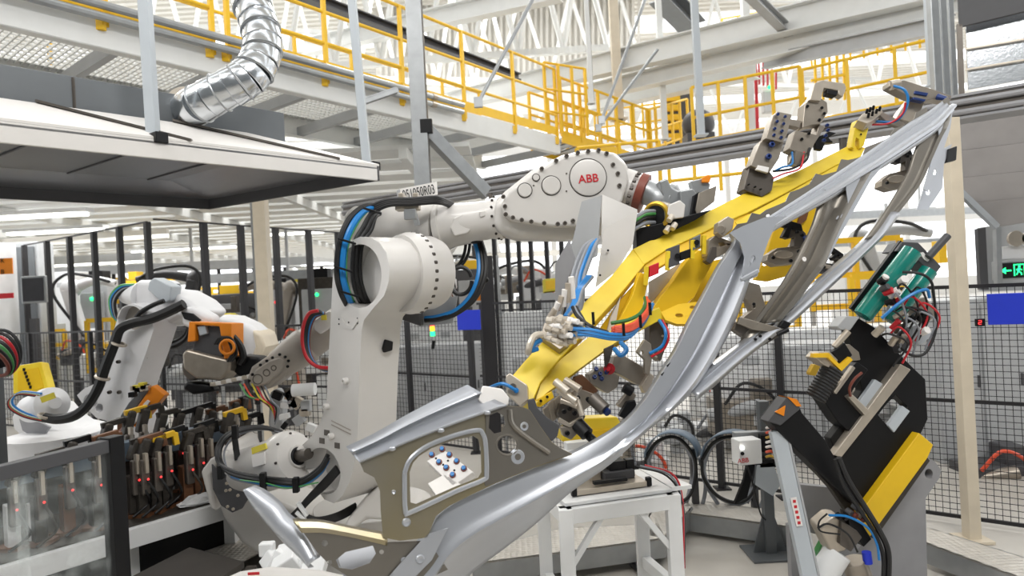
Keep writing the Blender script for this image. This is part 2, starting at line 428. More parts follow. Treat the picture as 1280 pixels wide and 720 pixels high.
for k in range(5): go(MB().bar(P(1016+k*9, -20, 13), P(1020+k*9, 125, 13), .04, .04), 'cage_bar', 'rail_yellow', t)
for k in range(4): go(MB().bar(P(1014, 5+k*32, 12.95), P(1058, -3+k*32, 12.95), .05, .05), 'cage_hoop', 'rail_yellow', t)
t = thing('safety_banner', 'red barred banner with vertical red stripes under the far deck', 'banner', P(950, 165, 12))
b = MB()
for k in range(6): b.bar(P(943+k*5.4, 70+k*4.2, 12), P(944+k*5.2, 104+k*1.5, 12), .05, .02)
go(b, 'stripe', 'red_paint', t); go(MB().cyl(P(944, 70, 12), P(947, 165, 12), .03), 'pole', 'red_paint', t)
t = thing('control_box', 'pale control box with green lamp hanging beside the red banner', 'box', P(960, 130, 11.6))
go(MB().box(P(960, 128, 11.6), (.2, .15, .38)), 'case', 'sheet_white', t, bevel=.02); go(MB().ball(P(962, 109, 11.5), .035), 'lamp', 'green_light', t)
t = thing('machine_tower', 'dark tower with yellow boxes behind the stair', 'machine', P(845, 180, 14))
go(MB().box(P(845, 150, 14), (.55, .4, 1.4)), 'frame', 'dark_grey', t, bevel=.01)
for k in range(5): go(MB().box(P(840, 123+k*12, 13.7), (.32, .1, .12)), 'yellow_box', 'rail_yellow', t, bevel=.01)
t = thing('motor_unit', 'dark motor unit standing on the far walkway', 'motor', P(873, 180, 12))
go(MB().ball(P(873, 155, 12), .3, (1, .8, .9)), 'housing', 'dark_grey', t); go(MB().box(P(873, 175, 12), (.5, .4, .2)), 'base', 'dark_grey', t, bevel=.02)
# roof trusses
def truss(lab, a, c, h, n, m='beam_white', r=.06):
    t = thing('roof_truss', lab, 'truss', (a+c)/2, 'white roof trusses')
    go(MB().bar(a, c, r*2.2, r*2.2), 'bottom_chord', m, t); go(MB().bar(a+UP*h, c+UP*h, r*2.2, r*2.2), 'top_chord', m, t)
    for i in range(n):
        p, q, s = a.lerp(c, i/n), a.lerp(c, (i+.5)/n), a.lerp(c, (i+1)/n)
        go(MB().cyl(p, q+UP*h, r, n=6).cyl(q+UP*h, s, r, n=6), 'diagonal', m, t)
truss('nearest white roof truss above the walkway', P(300, 90, 13), P(760, 60, 13.5), 2.2, 8)
truss('white roof truss crossing behind the dark bus bar', P(180, 75, 17), P(640, 112, 19), 2.6, 9)
truss('white roof truss low over the stair', P(560, 100, 20), P(1150, 110, 22), 2.8, 10)
truss('white roof truss above the far deck', P(640, -30, 17), P(1250, -90, 15), 2.4, 9)
truss('white roof truss over the left hall end', P(-80, 120, 20), P(420, 130, 22), 2.4, 10)
truss('farthest white roof truss near the far wall', P(200, 175, 30), P(1100, 170, 32), 2.8, 14)
# corrugated cladding seen behind the trusses
b = MB()
for k in range(46): b.bar(P(476, -10, 24)+V((k*.21, 0, 0)), P(476, 105, 24)+V((k*.21, 0, 0)), .1, .06, V((0, 1, 0)))
b.box((P(476, 0, 24)+P(760, 100, 24))/2+V((.4, .12, 0)), (9.6, .04, 5.4))
go(b, 'trim_1', 'roof_white', kind='structure')

# --- hanging cable tray, right of middle
T0 = P(1300, 118, 4.9); T1 = P(430, 262, 9.5); td = (T1-T0).normalized(); tsd = V((td.y, -td.x, 0))
t = thing('cable_tray', 'long grey cable tray spanning from right edge to behind the wrist', 'cable tray', (T0+T1)/2)
b = MB(); b.bar(T0, T1, .03, .14); go(b, 'side_plate', 'steel_dark', t)
b = MB()
for z in (-.045, .035): b.tube([T0+UP*z-tsd*.03, T1+UP*z-tsd*.03], .024, 8)
go(b, 'pipe', 'plinth_grey', t)
b = MB(); b.bar(T0+UP*.09+tsd*.1, T1+UP*.09+tsd*.1, .26, .02); b.bar(T0-UP*.085+tsd*.1, T1-UP*.085+tsd*.1, .26, .02); go(b, 'tray_rail', 'plinth_grey', t)
for k in (.17, .42, .66, .9):
    q = T0.lerp(T1, k); go(MB().box(q-UP*.22, (.05, .05, .25)), 'hanger', 'steel_dark', t, bevel=.004)

# --- right column and sheet panels
a, c = P(1183, -10, 4.75), P(1215, 674, 4.75); c.z = 0; a.x = c.x
t = thing('column', 'beige post standing on the floor in front of the right fence', 'column', c)
go(MB().box(V((c.x, c.y, 1.53)), (.088, .088, 3.06)), 'shaft', 'cream', t, bevel=.006); go(MB().box(c+V((0, 0, .012)), (.2, .2, .024)), 'foot_plate', 'cream', t, bevel=.004)
t = thing('column', 'bundle of silver profile posts at the top right', 'column', P(1180, 130, 5.6))
for k, (x, w) in enumerate(((1172, .07), (1183, .06), (1193, .05))):
    q = P(x, 130, 5.6+.05*k); go(MB().box((q+V((q.x, q.y, 6)))/2, (w, w, 6-q.z)), 'profile', 'galvanised', t, bevel=.008)
def pq(b, q, d, th=.04):
    b.slab(q, plane(1240, 100, d, (-.45, -.9, 0)), th); return b
t = thing('duct_panel', 'silver sheet metal duct panel at the top right corner', 'panel', P(1245, 110, 6.2))
go(pq(MB(), [(1207, 33), (1290, 12), (1290, 98), (1210, 112)], 6.2), 'sheet', 'duct_steel', t, bevel=.004)
for y in (60, 86): go(pq(MB(), [(1207, y), (1290, y-14), (1290, y-12), (1207, y+2)], 6.17, .02), 'seam', 'machined', t)
go(pq(MB(), [(1196, -30), (1290, -50), (1290, 12), (1199, 34)], 6.1), 'top_band', 'dark_grey', t, bevel=.004)
go(pq(MB(), [(1196, 30), (1203, 30), (1206, 118), (1199, 118)], 6.1), 'edge_strip', 'steel_dark', t)
t = thing('wall_cladding', 'grey overlapping sheet cladding above the exit sign', 'panel', P(1245, 280, 6.4))
rows = [(150, 132), (205, 188), (240, 232), (262, 258), (282, 276)]
for k, q_ in enumerate(([(1188, 138), (1300, 112), (1300, 176), (1188, 190)], [(1188, 190), (1300, 176), (1300, 212), (1190, 224)], [(1190, 224), (1300, 212), (1300, 246), (1210, 254), (1194, 238)], [(1210, 254), (1300, 246), (1300, 275), (1246, 284)])):
    go(pq(MB(), q_, 6.4-.03*k, .03), 'sheet', 'wall_panel', t, bevel=.004)
go(MB().bar(P(1200, 240, 6.2), P(1246, 284, 6.3), .04, .06), 'edge_angle', 'galvanised', t)
go(MB().bar(P(1246, 284, 6.3), P(1248, 360, 6.3), .05, .05, V((0, 1, 0))), 'edge_angle', 'galvanised', t)
t = thing('wall_recess_panel', 'dark grey back panel around the emergency lights', 'panel', P(1265, 360, 7))
go(MB().slab([(1226, 284), (1330, 272), (1330, 362), (1228, 364)], plane(1260, 320, 7), .06), 'sheet', 'machine_grey', t)
go(MB().slab([(1222, 286), (1232, 284), (1236, 362), (1226, 362)], plane(1260, 320, 6.9), .05), 'jamb', 'dark_grey', t)
t = thing('emergency_light', 'white emergency light box with two round lamps', 'light', P(1262, 325, 6.6))
go(MB().box(P(1264, 316, 6.6), (.26, .1, .13)), 'case', 'sheet_white', t, bevel=.01)
for x in (1262, 1279): go(MB().lathe(P(x, 299, 6.6), (0, -1, 0), [(0, .03), (.05, .07), (.09, .08)]), 'lamp_head', 'machined', t)
t = thing('exit_sign', 'green lit exit sign with running figure and arrow', 'sign', P(1262, 348, 6.5))
sc = P(1263, 338, 6.5); go(MB().box(sc, (.33, .06, .19)), 'case', 'galvanised', t, bevel=.008)
go(MB().box(sc+V((0, -.032, 0)), (.3, .008, .15)), 'face', 'black', t)
b = MB(); q = sc+V((-.075, -.038, 0)); b.box(q+V((.02, 0, 0)), (.07, .004, .014)); b.prism([q+V((-.05, -.002, 0)), q+V((0, -.002, .032)), q+V((0, -.002, -.032))], V((0, .004, 0))); go(b, 'arrow', 'green_light', t)
b = MB(); q = sc+V((.05, -.038, 0))
for x in (-.04, .06): b.box(q+V((x, 0, 0)), (.01, .004, .11))
b.box(q+V((.01, 0, .055)), (.11, .004, .01)); b.ball(q+V((.01, 0, .036)), .012, (1, .3, 1)); b.bar(q+V((.01, 0, .022)), q+V((-.002, 0, -.012)), .004, .022)
b.bar(q+V((-.002, 0, -.012)), q+V((-.02, 0, -.045)), .004, .01).bar(q+V((0, 0, -.012)), q+V((.028, 0, -.03)), .004, .01).bar(q+V((.028, 0, -.03)), q+V((.03, 0, -.05)), .004, .01).bar(q+V((.008, 0, .014)), q+V((.036, 0, .0)), .004, .009).bar(q+V((.008, 0, .014)), q+V((-.02, 0, .004)), .004, .009)
go(b, 'running_figure', 'green_light', t)

# ================= FENCES =================
def fence(lab, p0, p1, h, nposts, cell, post=.06, wire=.0045, rails=(1.0, .52, .03), top_extra=0, low=.06, mesh=True, posts=None):
    t = thing('fence', lab, 'fence', (p0+p1)/2)
    d = (p1-p0).normalized(); L = (p1-p0).length
    b = MB()
    for r_ in rails: b.bar(p0+UP*h*r_, p1+UP*h*r_, .02, .028)
    go(b, 'rail', 'fence_black', t)
    for f_ in (posts or [i/(nposts-1) for i in range(nposts)]):
        q = p0.lerp(p1, f_); go(MB().bar(q, q+UP*(h+top_extra), post, post, d), 'post', 'fence_black', t, bevel=.004)
        go(MB().box(q+UP*.006, (.14, .14, .012)), 'foot_plate', 'fence_black', t)
    if mesh:
        b = MB(); n = int(L/cell)
        for i in range(n):
            q = p0+d*(i*cell); b.bar(q+UP*low, q+UP*h, wire, wire, d)
        for k in range(int((h-low)/cell)): b.bar(p0+UP*(low+k*cell), p1+UP*(low+k*cell), wire, wire)
        go(b, 'mesh_panel', 'fence_black', t, smooth=False)
    return t
FR = V((3.95, 4.62, 0)); FL = P(596, 380, 8.0); FL.z = 0
fence('black wire mesh fence closing the robot cell at the right', FR, FL, 1.83, 2, .047, posts=[.0, .365, .47, .985])
FL2 = P(440, 380, 9.4); FL2.z = 0
fence('black mesh fence behind the white robot arm', FL+V((-.1, .05, 0)), FL2, 1.8, 3, .06)
LA = P(442, 400, 8.2); LA.z = 0; LB = P(200, 400, 9.6); LB.z = 0; LC = P(-30, 400, 12); LC.z = 0
fence('low black mesh fence behind the grey robot forearm', LA, LB, 1.66, 2, .08, posts=[0, .47, 1], wire=.006)
fence('low black mesh fence at the left behind the white robot', LB, LC, 1.66, 4, .09, wire=.006)
# tall glazed fence at the left: posts, head rail
K = P(190, 400, 10.4); K.z = 0; K1 = P(35, 400, 13); K1.z = 0; K2 = P(440, 400, 14.5); K2.z = 0
fence('tall black post fence receding to the left edge', K, K1, 3.35, 2, 9, .085, rails=(1,), mesh=False, posts=[0, .19, .38, .58, .78, 1])
fence('tall black post fence receding behind the beige column', K+V((.05, .1, 0)), K2, 3.4, 2, 9, .1, rails=(1,), mesh=False, posts=[.2, .37, .55, .74, .93])
J0 = P(60, 400, 17); J0.z = 0; J1 = P(420, 400, 21); J1.z = 0
fence('second tall black post fence deeper in the hall', J0, J1, 3.0, 2, 9, .09, rails=(1,), mesh=False, posts=[0, .1, .2, .33, .4, .55, .68, .8, .95])
G0 = P(605, 395, 11.5); G0.z = 0; G1 = P(712, 395, 11); G1.z = 0
fence('tall black post fence below the robot wrist', G0, G1, 2.95, 2, 9, .07, rails=(1, .55), mesh=False, posts=[0, .17, .33, .46, .6, .78, .95])
t = thing('column', 'beige square column standing behind the orange gripper', 'column', P(335, 420, 8.4))
b0 = P(334, 420, 8.4); b0.z = 0
go(MB().box((b0+V((b0.x, b0.y, 3.6)))/2, (.16, .16, 3.6)), 'shaft', 'cream', t, bevel=.01); go(MB().box(b0+V((-.1, 0, 1.8)), (.03, .1, 3.6)), 'cover_strip', 'galvanised', t)
t = thing('gate_frame', 'wide black gate post pair with silver edge behind the hoses', 'post', V((FL.x, FL.y, 0)))
q = P(610, 380, 7.9); go(MB().box((q.x, q.y, 1.2), (.16, .12, 2.4)), 'post', 'fence_black', t, bevel=.006); go(MB().box((q.x+.14, q.y, 1.2), (.03, .08, 2.4)), 'edge_strip', 'galvanised', t)
t = thing('signal_tower', 'small stack light glowing amber and green on the fence post', 'light', P(541, 437, 7.4))
for k, m in enumerate(('red_light', 'amber_light', 'green_light')): q = P(540+k*.5, 407+k*6.5, 7.4); go(MB().cyl(q, q+UP*.05, .028), 'lens', m, t)
go(MB().cyl(P(541, 436, 7.4), P(542, 426, 7.4), .02), 'stem', 'black', t)
for lab, x, y, d, w, h in (('blue sign plate on the fence right of the robot arm', 586, 400, 7.6, .3, .23), ('large blue sign plate on the fence at the right edge', 1262, 386, 4.62, .26, .22), ('small blue plate on the far left fence', 206, 418, 9.2, .16, .16)):
    t = thing('sign_plate', lab, 'sign', P(x, y, d)); b = MB().box(P(x, y, d), (w, .015, h), Matrix.Rotation(-.4, 3, 'Z')); go(b, 'plate', 'blue_sign', t, bevel=.004)
t = thing('number_display', 'tiny red lit display on the right fence', 'display', P(1225, 403, 4.75)); go(MB().box(P(1225, 403, 4.75), (.06, .03, .055)), 'case', 'black', t, bevel=.004)
b = MB(); q = P(1225, 403, 4.72)
b.box(q+V((0, 0, .014)), (.02, .004, .004)).box(q, (.02, .004, .004)).box(q+V((0, 0, -.014)), (.02, .004, .004)).box(q+V((.01, 0, .007)), (.004, .004, .014)).box(q+V((-.01, 0, -.007)), (.004, .004, .014)); go(b, 'digit', 'red_light', t)

# ================= MACHINES BEHIND THE FENCE =================
def cabinet(lab, px0, py0, px1, d, m='sheet_white', depth=.6, doors=2, z0=0, group='cabinets behind the fence', handles=True):
    a = P(px0, py0, d); c = P(px1, py0, d); w = c.x-a.x; top = (a.z+c.z)/2; x = (a.x+c.x)/2
    t = thing('cabinet', lab, 'cabinet', (x, d+depth/2, z0), group)
    go(MB().box((x, d+depth/2, (z0+top)/2), (w, depth, top-z0)), 'body', m, t, bevel=.015)
    for k in range(doors):
        xx = a.x+w*(k+.5)/doors; dr = go(MB().box((xx, d-.012, (z0+.06+top-.05)/2), (w/doors-.03, .024, top-z0-.11)), 'door', m, t, bevel=.006)
        if handles: go(MB().box((xx+w/doors*.38, d-.035, (z0+top)/2), (.02, .03, .12)), 'handle', 'dark_grey', dr, bevel=.004)
        go(MB().box((xx, d-.028, top-.3), (w/doors*.3, .008, .1)), 'vent', 'machine_grey', dr)
    return t
cabinet('white low cabinet behind the fence left of the gate post', 470, 432, 604, 9.8, 'machine_grey', .5, 2)
cabinet('tall white cabinet with blue sign in front, behind robot arm', 498, 398, 575, 11.5, 'sheet_white', .6, 2)
cabinet('white cabinet behind the fence under the hose bundle', 628, 390, 700, 10.5, 'sheet_white', .6, 1)
cabinet('white cabinet seen between hoses and inner fence post', 640, 445, 722, 9.3, 'machine_grey', .5, 2)
cabinet('pale cabinet behind the clamp cylinders in the middle', 745, 455, 835, 9.4, 'sheet_white', .5, 2)
cabinet('white machine cabinet behind the curved panel', 900, 418, 972, 7.6, 'sheet_white', .5, 1)
cabinet('low white cabinet with a vent right of the double fence post', 985, 430, 1062, 6.9, 'machine_grey', .5, 2)
cabinet('wide grey machine bench behind the teal cylinders', 985, 408, 1180, 8.2, 'sheet_white', .5, 3)
cabinet('wide grey cabinet behind the fence at the right edge', 1168, 372, 1330, 6.6, 'machine_grey', .5, 3)
cabinet('tall white cabinet far behind the third roof pillar', 1055, 315, 1110, 12, 'sheet_white', .6, 2)
cabinet('white panel cabinet on the far left behind the black screen', 60, 340, 92, 15, 'sheet_white', .6, 1)
# screen left
t = thing('display_screen', 'grey framed display screen standing at the far left', 'screen', P(42, 400, 12.5))
q = P(43, 362, 12.0); go(MB().box(q, (.46, .06, .5)), 'bezel', 'galvanised', t, bevel=.02); go(MB().box(q+V((0, -.035, 0)), (.38, .01, .42)), 'panel', 'screen', t)
b0 = P(43, 400, 12.15); b0.z = .8; go(MB().box((b0.x, b0.y, .95), (.12, .1, 1.9)), 'stand', 'dark_grey', t)
go(MB().box((b0.x, b0.y, .02), (.5, .4, .04)), 'foot', 'dark_grey', t)
t = thing('wall_cabinet', 'white cabinet with orange sign and red stripe at left edge', 'cabinet', P(0, 400, 12))
cc = P(-10, 340, 12.8); go(MB().box((cc.x-.35, cc.y, 1.7), (1.25, .6, 3.4)), 'body', 'sheet_white', t, bevel=.02)
go(MB().box(P(2, 333, 12.4), (.42, .02, .3)), 'orange_sign', 'orange', t); go(MB().box(P(2, 370, 12.4), (.45, .02, .1)), 'red_stripe', 'red_paint', t)
text('K', 'black', t, P(3, 326, 12.38), (1, 0, 0), UP, .12); text('B', 'black', t, P(3, 340, 12.38), (1, 0, 0), UP, .12)
cc = P(36, 330, 14); t = thing('cabinet', 'tall grey steel cabinet behind the display screen', 'cabinet', (cc.x, cc.y, 0), 'cabinets behind the fence')
go(MB().box((cc.x, cc.y, 1.75), (.75, .5, 3.5)), 'body', 'machine_grey', t, bevel=.02); go(MB().box((cc.x, cc.y-.27, 1.75), (.65, .02, 3.3)), 'door', 'hood_grey', t, bevel=.01)

# white slatted ceiling of the low bay, left
b = MB(); 
for k in range(30): b.box((-12+0.0, 9.5+k*.95, 4.05), (23, .62, .06))
for k in range(9): b.box((-23+k*2.7, 23.5, 3.93), (.12, 29, .16))
go(b, 'ceiling_low', 'beam_white', kind='structure')
for k, (x, y, d, w) in enumerate(((20, 272, 10.2, 2.2), (70, 290, 12.5, 1.8), (230, 312, 19, 3), (370, 292, 17, 1.4), (120, 330, 21, 3), (275, 345, 26, 4), (410, 335, 22, 2), (60, 345, 28, 4))):
    q = P(x, y, d); q.z = min(q.z, 3.85)
    t = thing('ceiling_light', ['long tube light nearest under the hood at left', 'tube light just above the display screen', 'wide tube light in the middle distance behind the tall fence', 'short tube light right of the beige column', 'distant tube light over the yellow frames', 'far wide tube light behind the robot head', 'distant tube light left of the robot arm', 'farthest tube light over the left hall'][k], 'light', q, 'tube lights in the low bay')
    go(MB().box(q, (w, .14, .05)), 'tube', 'lamp', t, bevel=.01); go(MB().box(q+UP*.06, (w+.1, .2, .06)), 'housing', 'white_paint', t)
# far beams, tubes, yellow frames, small machines: the blurred hall behind
rnd = random.Random(3)
for k in range(16):
    x = [30, 95, 160, 240, 300, 360, 420, 470, 560, 640, 700, 1010, 1060, 1110, 1150, 850][k]; d = rnd.uniform(15, 30); y = rnd.uniform(300, 350) if x < 600 else rnd.uniform(255, 320)
    q = P(x, y, d); t = thing('pipe_run', ['grey', 'pale', 'steel'][k % 3]+' pipe run in the far hall, '+['at the left edge', 'over the screen', 'left of the tall fence corner', 'above the robot head', 'left of the beige column', 'right of the beige column', 'left of the big arm', 'behind the arm head', 'under the forearm', 'below the wrist', 'under the wrist end', 'left of the third pillar', 'under the third pillar', 'behind the teal cylinders', 'near the exit panel', 'behind the tool changer'][k], 'pipe', q, 'pipes in the far hall')
    b = MB().bar(q-V((rnd.uniform(2, 4), 0, 0)), q+V((rnd.uniform(2, 4), rnd.uniform(-1, 1), 0)), .1, .22); go(b, 'pipe', ['machine_grey', 'roof_white', 'galvanised'][k % 3], t)
    go(MB().bar(q+UP*.1, q+UP*1.1, .06, .06), 'hanger', 'machine_grey', t)
for k, (x, y, d, w, h, lab) in enumerate(((90, 352, 18, 3, 1.3, 'wide yellow rack behind the tall fence at left'), (125, 400, 12.5, .5, 1.0, 'small yellow ladder frame left of the white robot'), (178, 352, 15, 1.4, 1.6, 'yellow frame directly behind the white robot head'), (265, 360, 24, 6, .5, 'long yellow barrier far behind the beige column'), (1068, 300, 9.5, 1.3, 1.0, 'yellow frame under the second pillar'), (1095, 345, 9, .7, .7, 'small yellow frame left of the teal cylinders'), (390, 355, 28, 9, .4, 'yellow barrier across the far hall'), (960, 380, 9, .8, .7, 'yellow frame behind the clamp on the sill'), (45, 415, 14, 1.2, .6, 'low yellow frame behind the left fence'), (300, 410, 13, .8, .9, 'yellow cabinet frame behind the beige column'))):
    q = P(x, y, d); t = thing('equipment_rack', lab, 'rack', q, 'yellow racks in the hall')
    for s in (-1, 0, 1): go(MB().box(q+V((s*w/2, 0, -h/2)), (.07, .07, h)), 'upright', 'rail_yellow', t); go(MB().box((q.x+s*w/2, q.y, (q.z-h)/2), (.05, .05, q.z-h)), 'leg', 'machine_grey', t)
    for z in (0, -.5, -.95): go(MB().box(q+V((0, 0, z*h)), (w, .06, .08)), 'crossbar', 'rail_yellow', t)
kinds = ['sheet_white', 'machine_grey', 'dark_grey', 'white_paint', 'bare_metal']
spots = [(32, 440, 14.6), (60, 430, 14.5), (100, 445, 13.4), (130, 455, 12.8), (150, 395, 16), (215, 395, 14), (240, 470, 10), (262, 400, 17), (285, 380, 20), (318, 400, 15), (350, 395, 17), (372, 430, 11), (395, 385, 17), (405, 450, 12), (360, 470, 10.5), (560, 355, 13), (578, 330, 15), (592, 300, 16), (625, 365, 13), (650, 355, 12.5), (672, 362, 12.2), (700, 350, 13), (870, 470, 9.5), (905, 500, 9), (930, 520, 7.6), (890, 545, 8.2), (1010, 470, 9), (1050, 500, 8), (1110, 500, 7.8), (1085, 440, 9), (1150, 480, 7.5), (1180, 560, 7), (1240, 600, 6.3), (1010, 560, 7.5), (760, 560, 7), (800, 590, 7.2), (845, 540, 7.6), (640, 540, 9), (540, 560, 9)]
names = 'beside,behind,below,above,near'.split(',')
where = ['the left fence corner', 'the screen stand', 'the left mesh fence', 'the white robot elbow', 'the white robot head', 'the orange gripper', 'the white robot base', 'the tall fence corner', 'the far yellow barrier', 'the beige column', 'the grey forearm', 'the grey forearm elbow', 'the far tube light', 'the red and blue hose loop', 'the small servo', 'the black hose loop', 'the forearm cables', 'the forearm root', 'the gate post', 'the post fence', 'the yellow box on the bench', 'the grey shield plate', 'the curved panel edge', 'the sill clamp', 'the double fence post', 'the cable loops', 'the brass jaw', 'the black weld gun body', 'the pale slide plate', 'the teal cylinders', 'the gun cables', 'the yellow counterweight', 'the beige post foot', 'the inclined white post', 'the hanging yellow box', 'the white table', 'the left cable loop', 'the clamp pistons', 'the window opening of the panel']
for k, (x, y, d) in enumerate(spots):
    q = P(x, y, d); z = q.z; s = rnd.uniform(.25, .5)
    if k in (15, 16, 17): s = .22
    t = thing('machine_unit', ['white', 'grey', 'dark', 'pale', 'metal'][k % 5]+' machine unit on a stand, blurred, beyond '+where[k], 'machine', (q.x, q.y, 0), 'machine units beyond the fences')
    go(MB().box((q.x, q.y, z/2-s*.3), (s*.5, s*.5, max(.1, z-s*.6))), 'stand', ['machine_grey', 'white_paint', 'dark_grey'][k % 3], t)
    b = MB().box(q, (s*1.5, s, s*.9)).box(q+V((s*.4, 0, s*.6)), (s*.5, s*.6, s*.6)); go(b, 'housing', kinds[k % 5], t, bevel=.02)
    go(MB().cyl(q+V((-s*.9, -.1, s*.1)), q+V((s*.2, -s*.6, s*.35)), s*.16), 'motor', kinds[(k+2) % 5], t)
    go(MB().tube([q+V((-s*.6, -s*.5, s*.4)), q+V((-s*.2, -s*.7, s*.9)), q+V((s*.5, -s*.6, s*.5)), q+V((s*.7, -s*.5, -s*.4))], .018), 'cable', ['black_rubber', 'grey_hose', 'red_hose'][k % 3], t)
    go(MB().box(q+V((s*.2, -s*.51, 0)), (s*.3, .02, s*.25)), 'hatch', kinds[(k+1) % 5], t)

def far_robot(lab, x, y, d, s, m, m2, flip=1):
    q = P(x, y, d); g = V((q.x, q.y, 0)); t = thing('industrial_robot', lab, 'robot', g, 'robots in the far hall')
    a = V((q.x, q.y, max(.5, q.z-1.1*s))); b1 = a+V((-.25*flip, 0, 1.1*s)); c = b1+V((.55*flip, -.2, .15*s)); e = c+V((.5*flip, -.1, -.1*s)); g2 = e+V((.12*flip, 0, -.35*s))
    go(MB().lathe(g, UP, [(0, .3), (a.z-.2, .26), (a.z-.1, .3), (a.z, .22)], 16), 'base', m, t)
    go(MB().cyl(a+V((-.25, -.1, 0)), a+V((.3, -.1, 0)), .17*s), 'shoulder', m, t); go(MB().bar(a+V((0, -.2, 0)), b1+V((0, -.2, 0)), .26*s, .22*s, V((0, 1, 0))), 'lower_arm', m, t, bevel=.05)
    go(MB().ball(b1+V((0, -.1, 0)), .22*s), 'elbow', m, t); go(MB().tube([b1, c, e], .12*s, 12, 4, r1=.08*s), 'forearm', m, t)
    go(MB().box(g2, (.12, .2, .4*s)).box(g2+V((.12*flip, 0, -.15*s)), (.3, .1, .08)), 'tool', m2, t, bevel=.01)
    cable(t, [a+V((.1, -.3, 0)), b1+V((-.2*flip, -.35, -.1)), b1+V((0, -.3, .3*s)), c+V((0, -.25, .1)), e], .03)
for a_ in (('pale far robot seen between the tall fence posts at left', 108, 360, 13.6, .9, 'sheet_white', 'dark_grey'), ('dark far robot right of the tall fence corner', 232, 350, 13, .8, 'dark_grey', 'rail_yellow', -1), ('grey far robot right of the beige column', 352, 362, 14.6, .9, 'robot_grey', 'steel_dark', -1), ('white far robot between column and big arm', 392, 372, 17.5, .8, 'sheet_white', 'orange'), ('white far robot under the big forearm', 575, 335, 15.5, .8, 'sheet_white', 'steel_dark'), ('white far robot behind the bench under the wrist', 655, 345, 13.5, .9, 'sheet_white', 'orange', -1), ('orange and grey far robot behind the rear sill', 1090, 300, 11, .9, 'machine_grey', 'rail_yellow'), ('grey far robot left of the screen posts', 74, 375, 18.3, .8, 'machine_grey', 'orange')): far_robot(*a_)
rnd = random.Random(21)
wl = ['over the display screen', 'left of the first tall post', 'right of the first tall post', 'behind the second tall post', 'behind the third tall post', 'left of the fence corner', 'right of the fence corner', 'behind the weld tool', 'left of the beige column', 'right of the beige column', 'behind the red hose loop', 'behind the yellow box', 'behind the forearm hoses', 'under the forearm', 'left of the grey shield', 'behind the lower mesh at left', 'behind the hose coil', 'left of the yellow tray', 'right of the yellow tray', 'behind the big arm', 'below the blue sign', 'under the far beams', 'near the far barrier', 'by the far racks']
for k in range(24):
    x = [50, 80, 100, 125, 148, 170, 215, 245, 290, 350, 380, 300, 400, 560, 690, 90, 30, 70, 110, 410, 590, 450, 370, 330][k]; y = rnd.uniform(335, 400); d = rnd.uniform(14, 22); s = rnd.uniform(.4, .9)
    q = P(x, y, d); m = ['fixture_grime', 'rust', 'dark_grey', 'machine_grey', 'label_yellow', 'steel_dark'][k % 6]
    t = thing('equipment_cabinet', ['grimy', 'brown', 'dark', 'grey', 'yellow', 'metal'][k % 6]+' blurred equipment cabinet in the far hall '+wl[k], 'cabinet', (q.x, q.y, 0), 'equipment in the far hall')
    go(MB().box((q.x, q.y, q.z/2), (s, .5, q.z)), 'body', m, t, bevel=.02); go(MB().box((q.x, q.y-.27, q.z*.7), (s*.8, .03, q.z*.4)), 'door', ['machine_grey', m][k % 2], t, bevel=.01); go(MB().box((q.x, q.y, q.z+.1), (s*.5, .3, .2)), 'top_box', ['black', 'sheet_white', 'rail_yellow'][k % 3], t, bevel=.01)
    if k % 3 == 0: go(MB().ball((q.x, q.y-.3, q.z*.85), .04), 'indicator', ['red_light', 'green_light', 'amber_light'][(k//3) % 3], t)
# ================= BIG ROBOT =================
def P3(x, y, d, dx=0, dy=0, dz=0): return P(x, y, d)+V((dx, dy, dz))
e1 = V((.72, .69, 0)).normalized(); hN = V((.69, -.72, 0)).normalized()
base = P(470, 640, 4.3); base.z = 0
R = thing('industrial_robot', 'large white six-axis robot holding the silver body panel', 'robot', base)
plL = (P(440, 450, 3.75), -e1)
# lower arm: hollow casting traced in its own plane, with two big oval openings
outl = [(450, 296), (463, 297), (474, 303), (483, 316), (487, 335), (486, 352), (480, 370), (466, 386), (455, 400), (452, 413), (449, 470), (447, 540), (444, 575), (437, 602), (428, 620), (417, 629), (405, 624), (394, 608), (386, 590), (374, 578), (371, 566), (377, 557), (390, 545), (400, 528), (408, 505), (411, 440), (414, 385), (416, 345), (421, 322), (432, 304)]
h1 = ell(450, 345, 27, 40, 28); h2 = ell(404, 589, 21, 30, 24, -.25)
arm = go(MB().slab(outl, plL, .26, [h1, h2]), 'lower_arm', 'robot_white', R, bevel=.018, seg=3)
c1 = PL(450, 345, plL); c2 = PL(404, 589, plL); c3 = PL(430, 590, plL)
go(MB().lathe(c1+e1*.12, e1, [(0, .17), (.02, .17), (.03, .14), (.034, .0)], 32), 'inner_cover', 'robot_white', R)
go(MB().lathe(c2+e1*.10, e1, [(0, .16), (.02, .16), (.03, .12), (.034, 0)], 32), 'lower_gear_cover', 'robot_white', R)
def ringpts(c, ax, r, n, a0=0, a1=2*math.pi):
    d, a, u = basis(V(ax)); return [c+(a*math.cos(t)+u*math.sin(t))*r for t in [a0+(a1-a0)*i/n for i in range(n)]]
bolts(R, ringpts(c1+e1*.145, e1, .153, 22), -e1, .011, .018, 'robot_grey')
bolts(R, ringpts(c2+e1*.125, e1, .138, 18), -e1, .012, .02, 'robot_grey')
# side relief of the arm
# joint housing behind the arm head
hc = PL(462, 343, plL)+e1*.2
go(MB().lathe(hc, e1, [(0, .22), (.05, .235), (.10, .235), (.13, .215), (.2, .215), (.24, .20), (.25, 0)], 40), 'elbow_gear_housing', 'robot_white', R)
bolts(R, ringpts(hc+e1*.09, e1, .228, 30), -e1, .012, .02, 'bolt_steel')
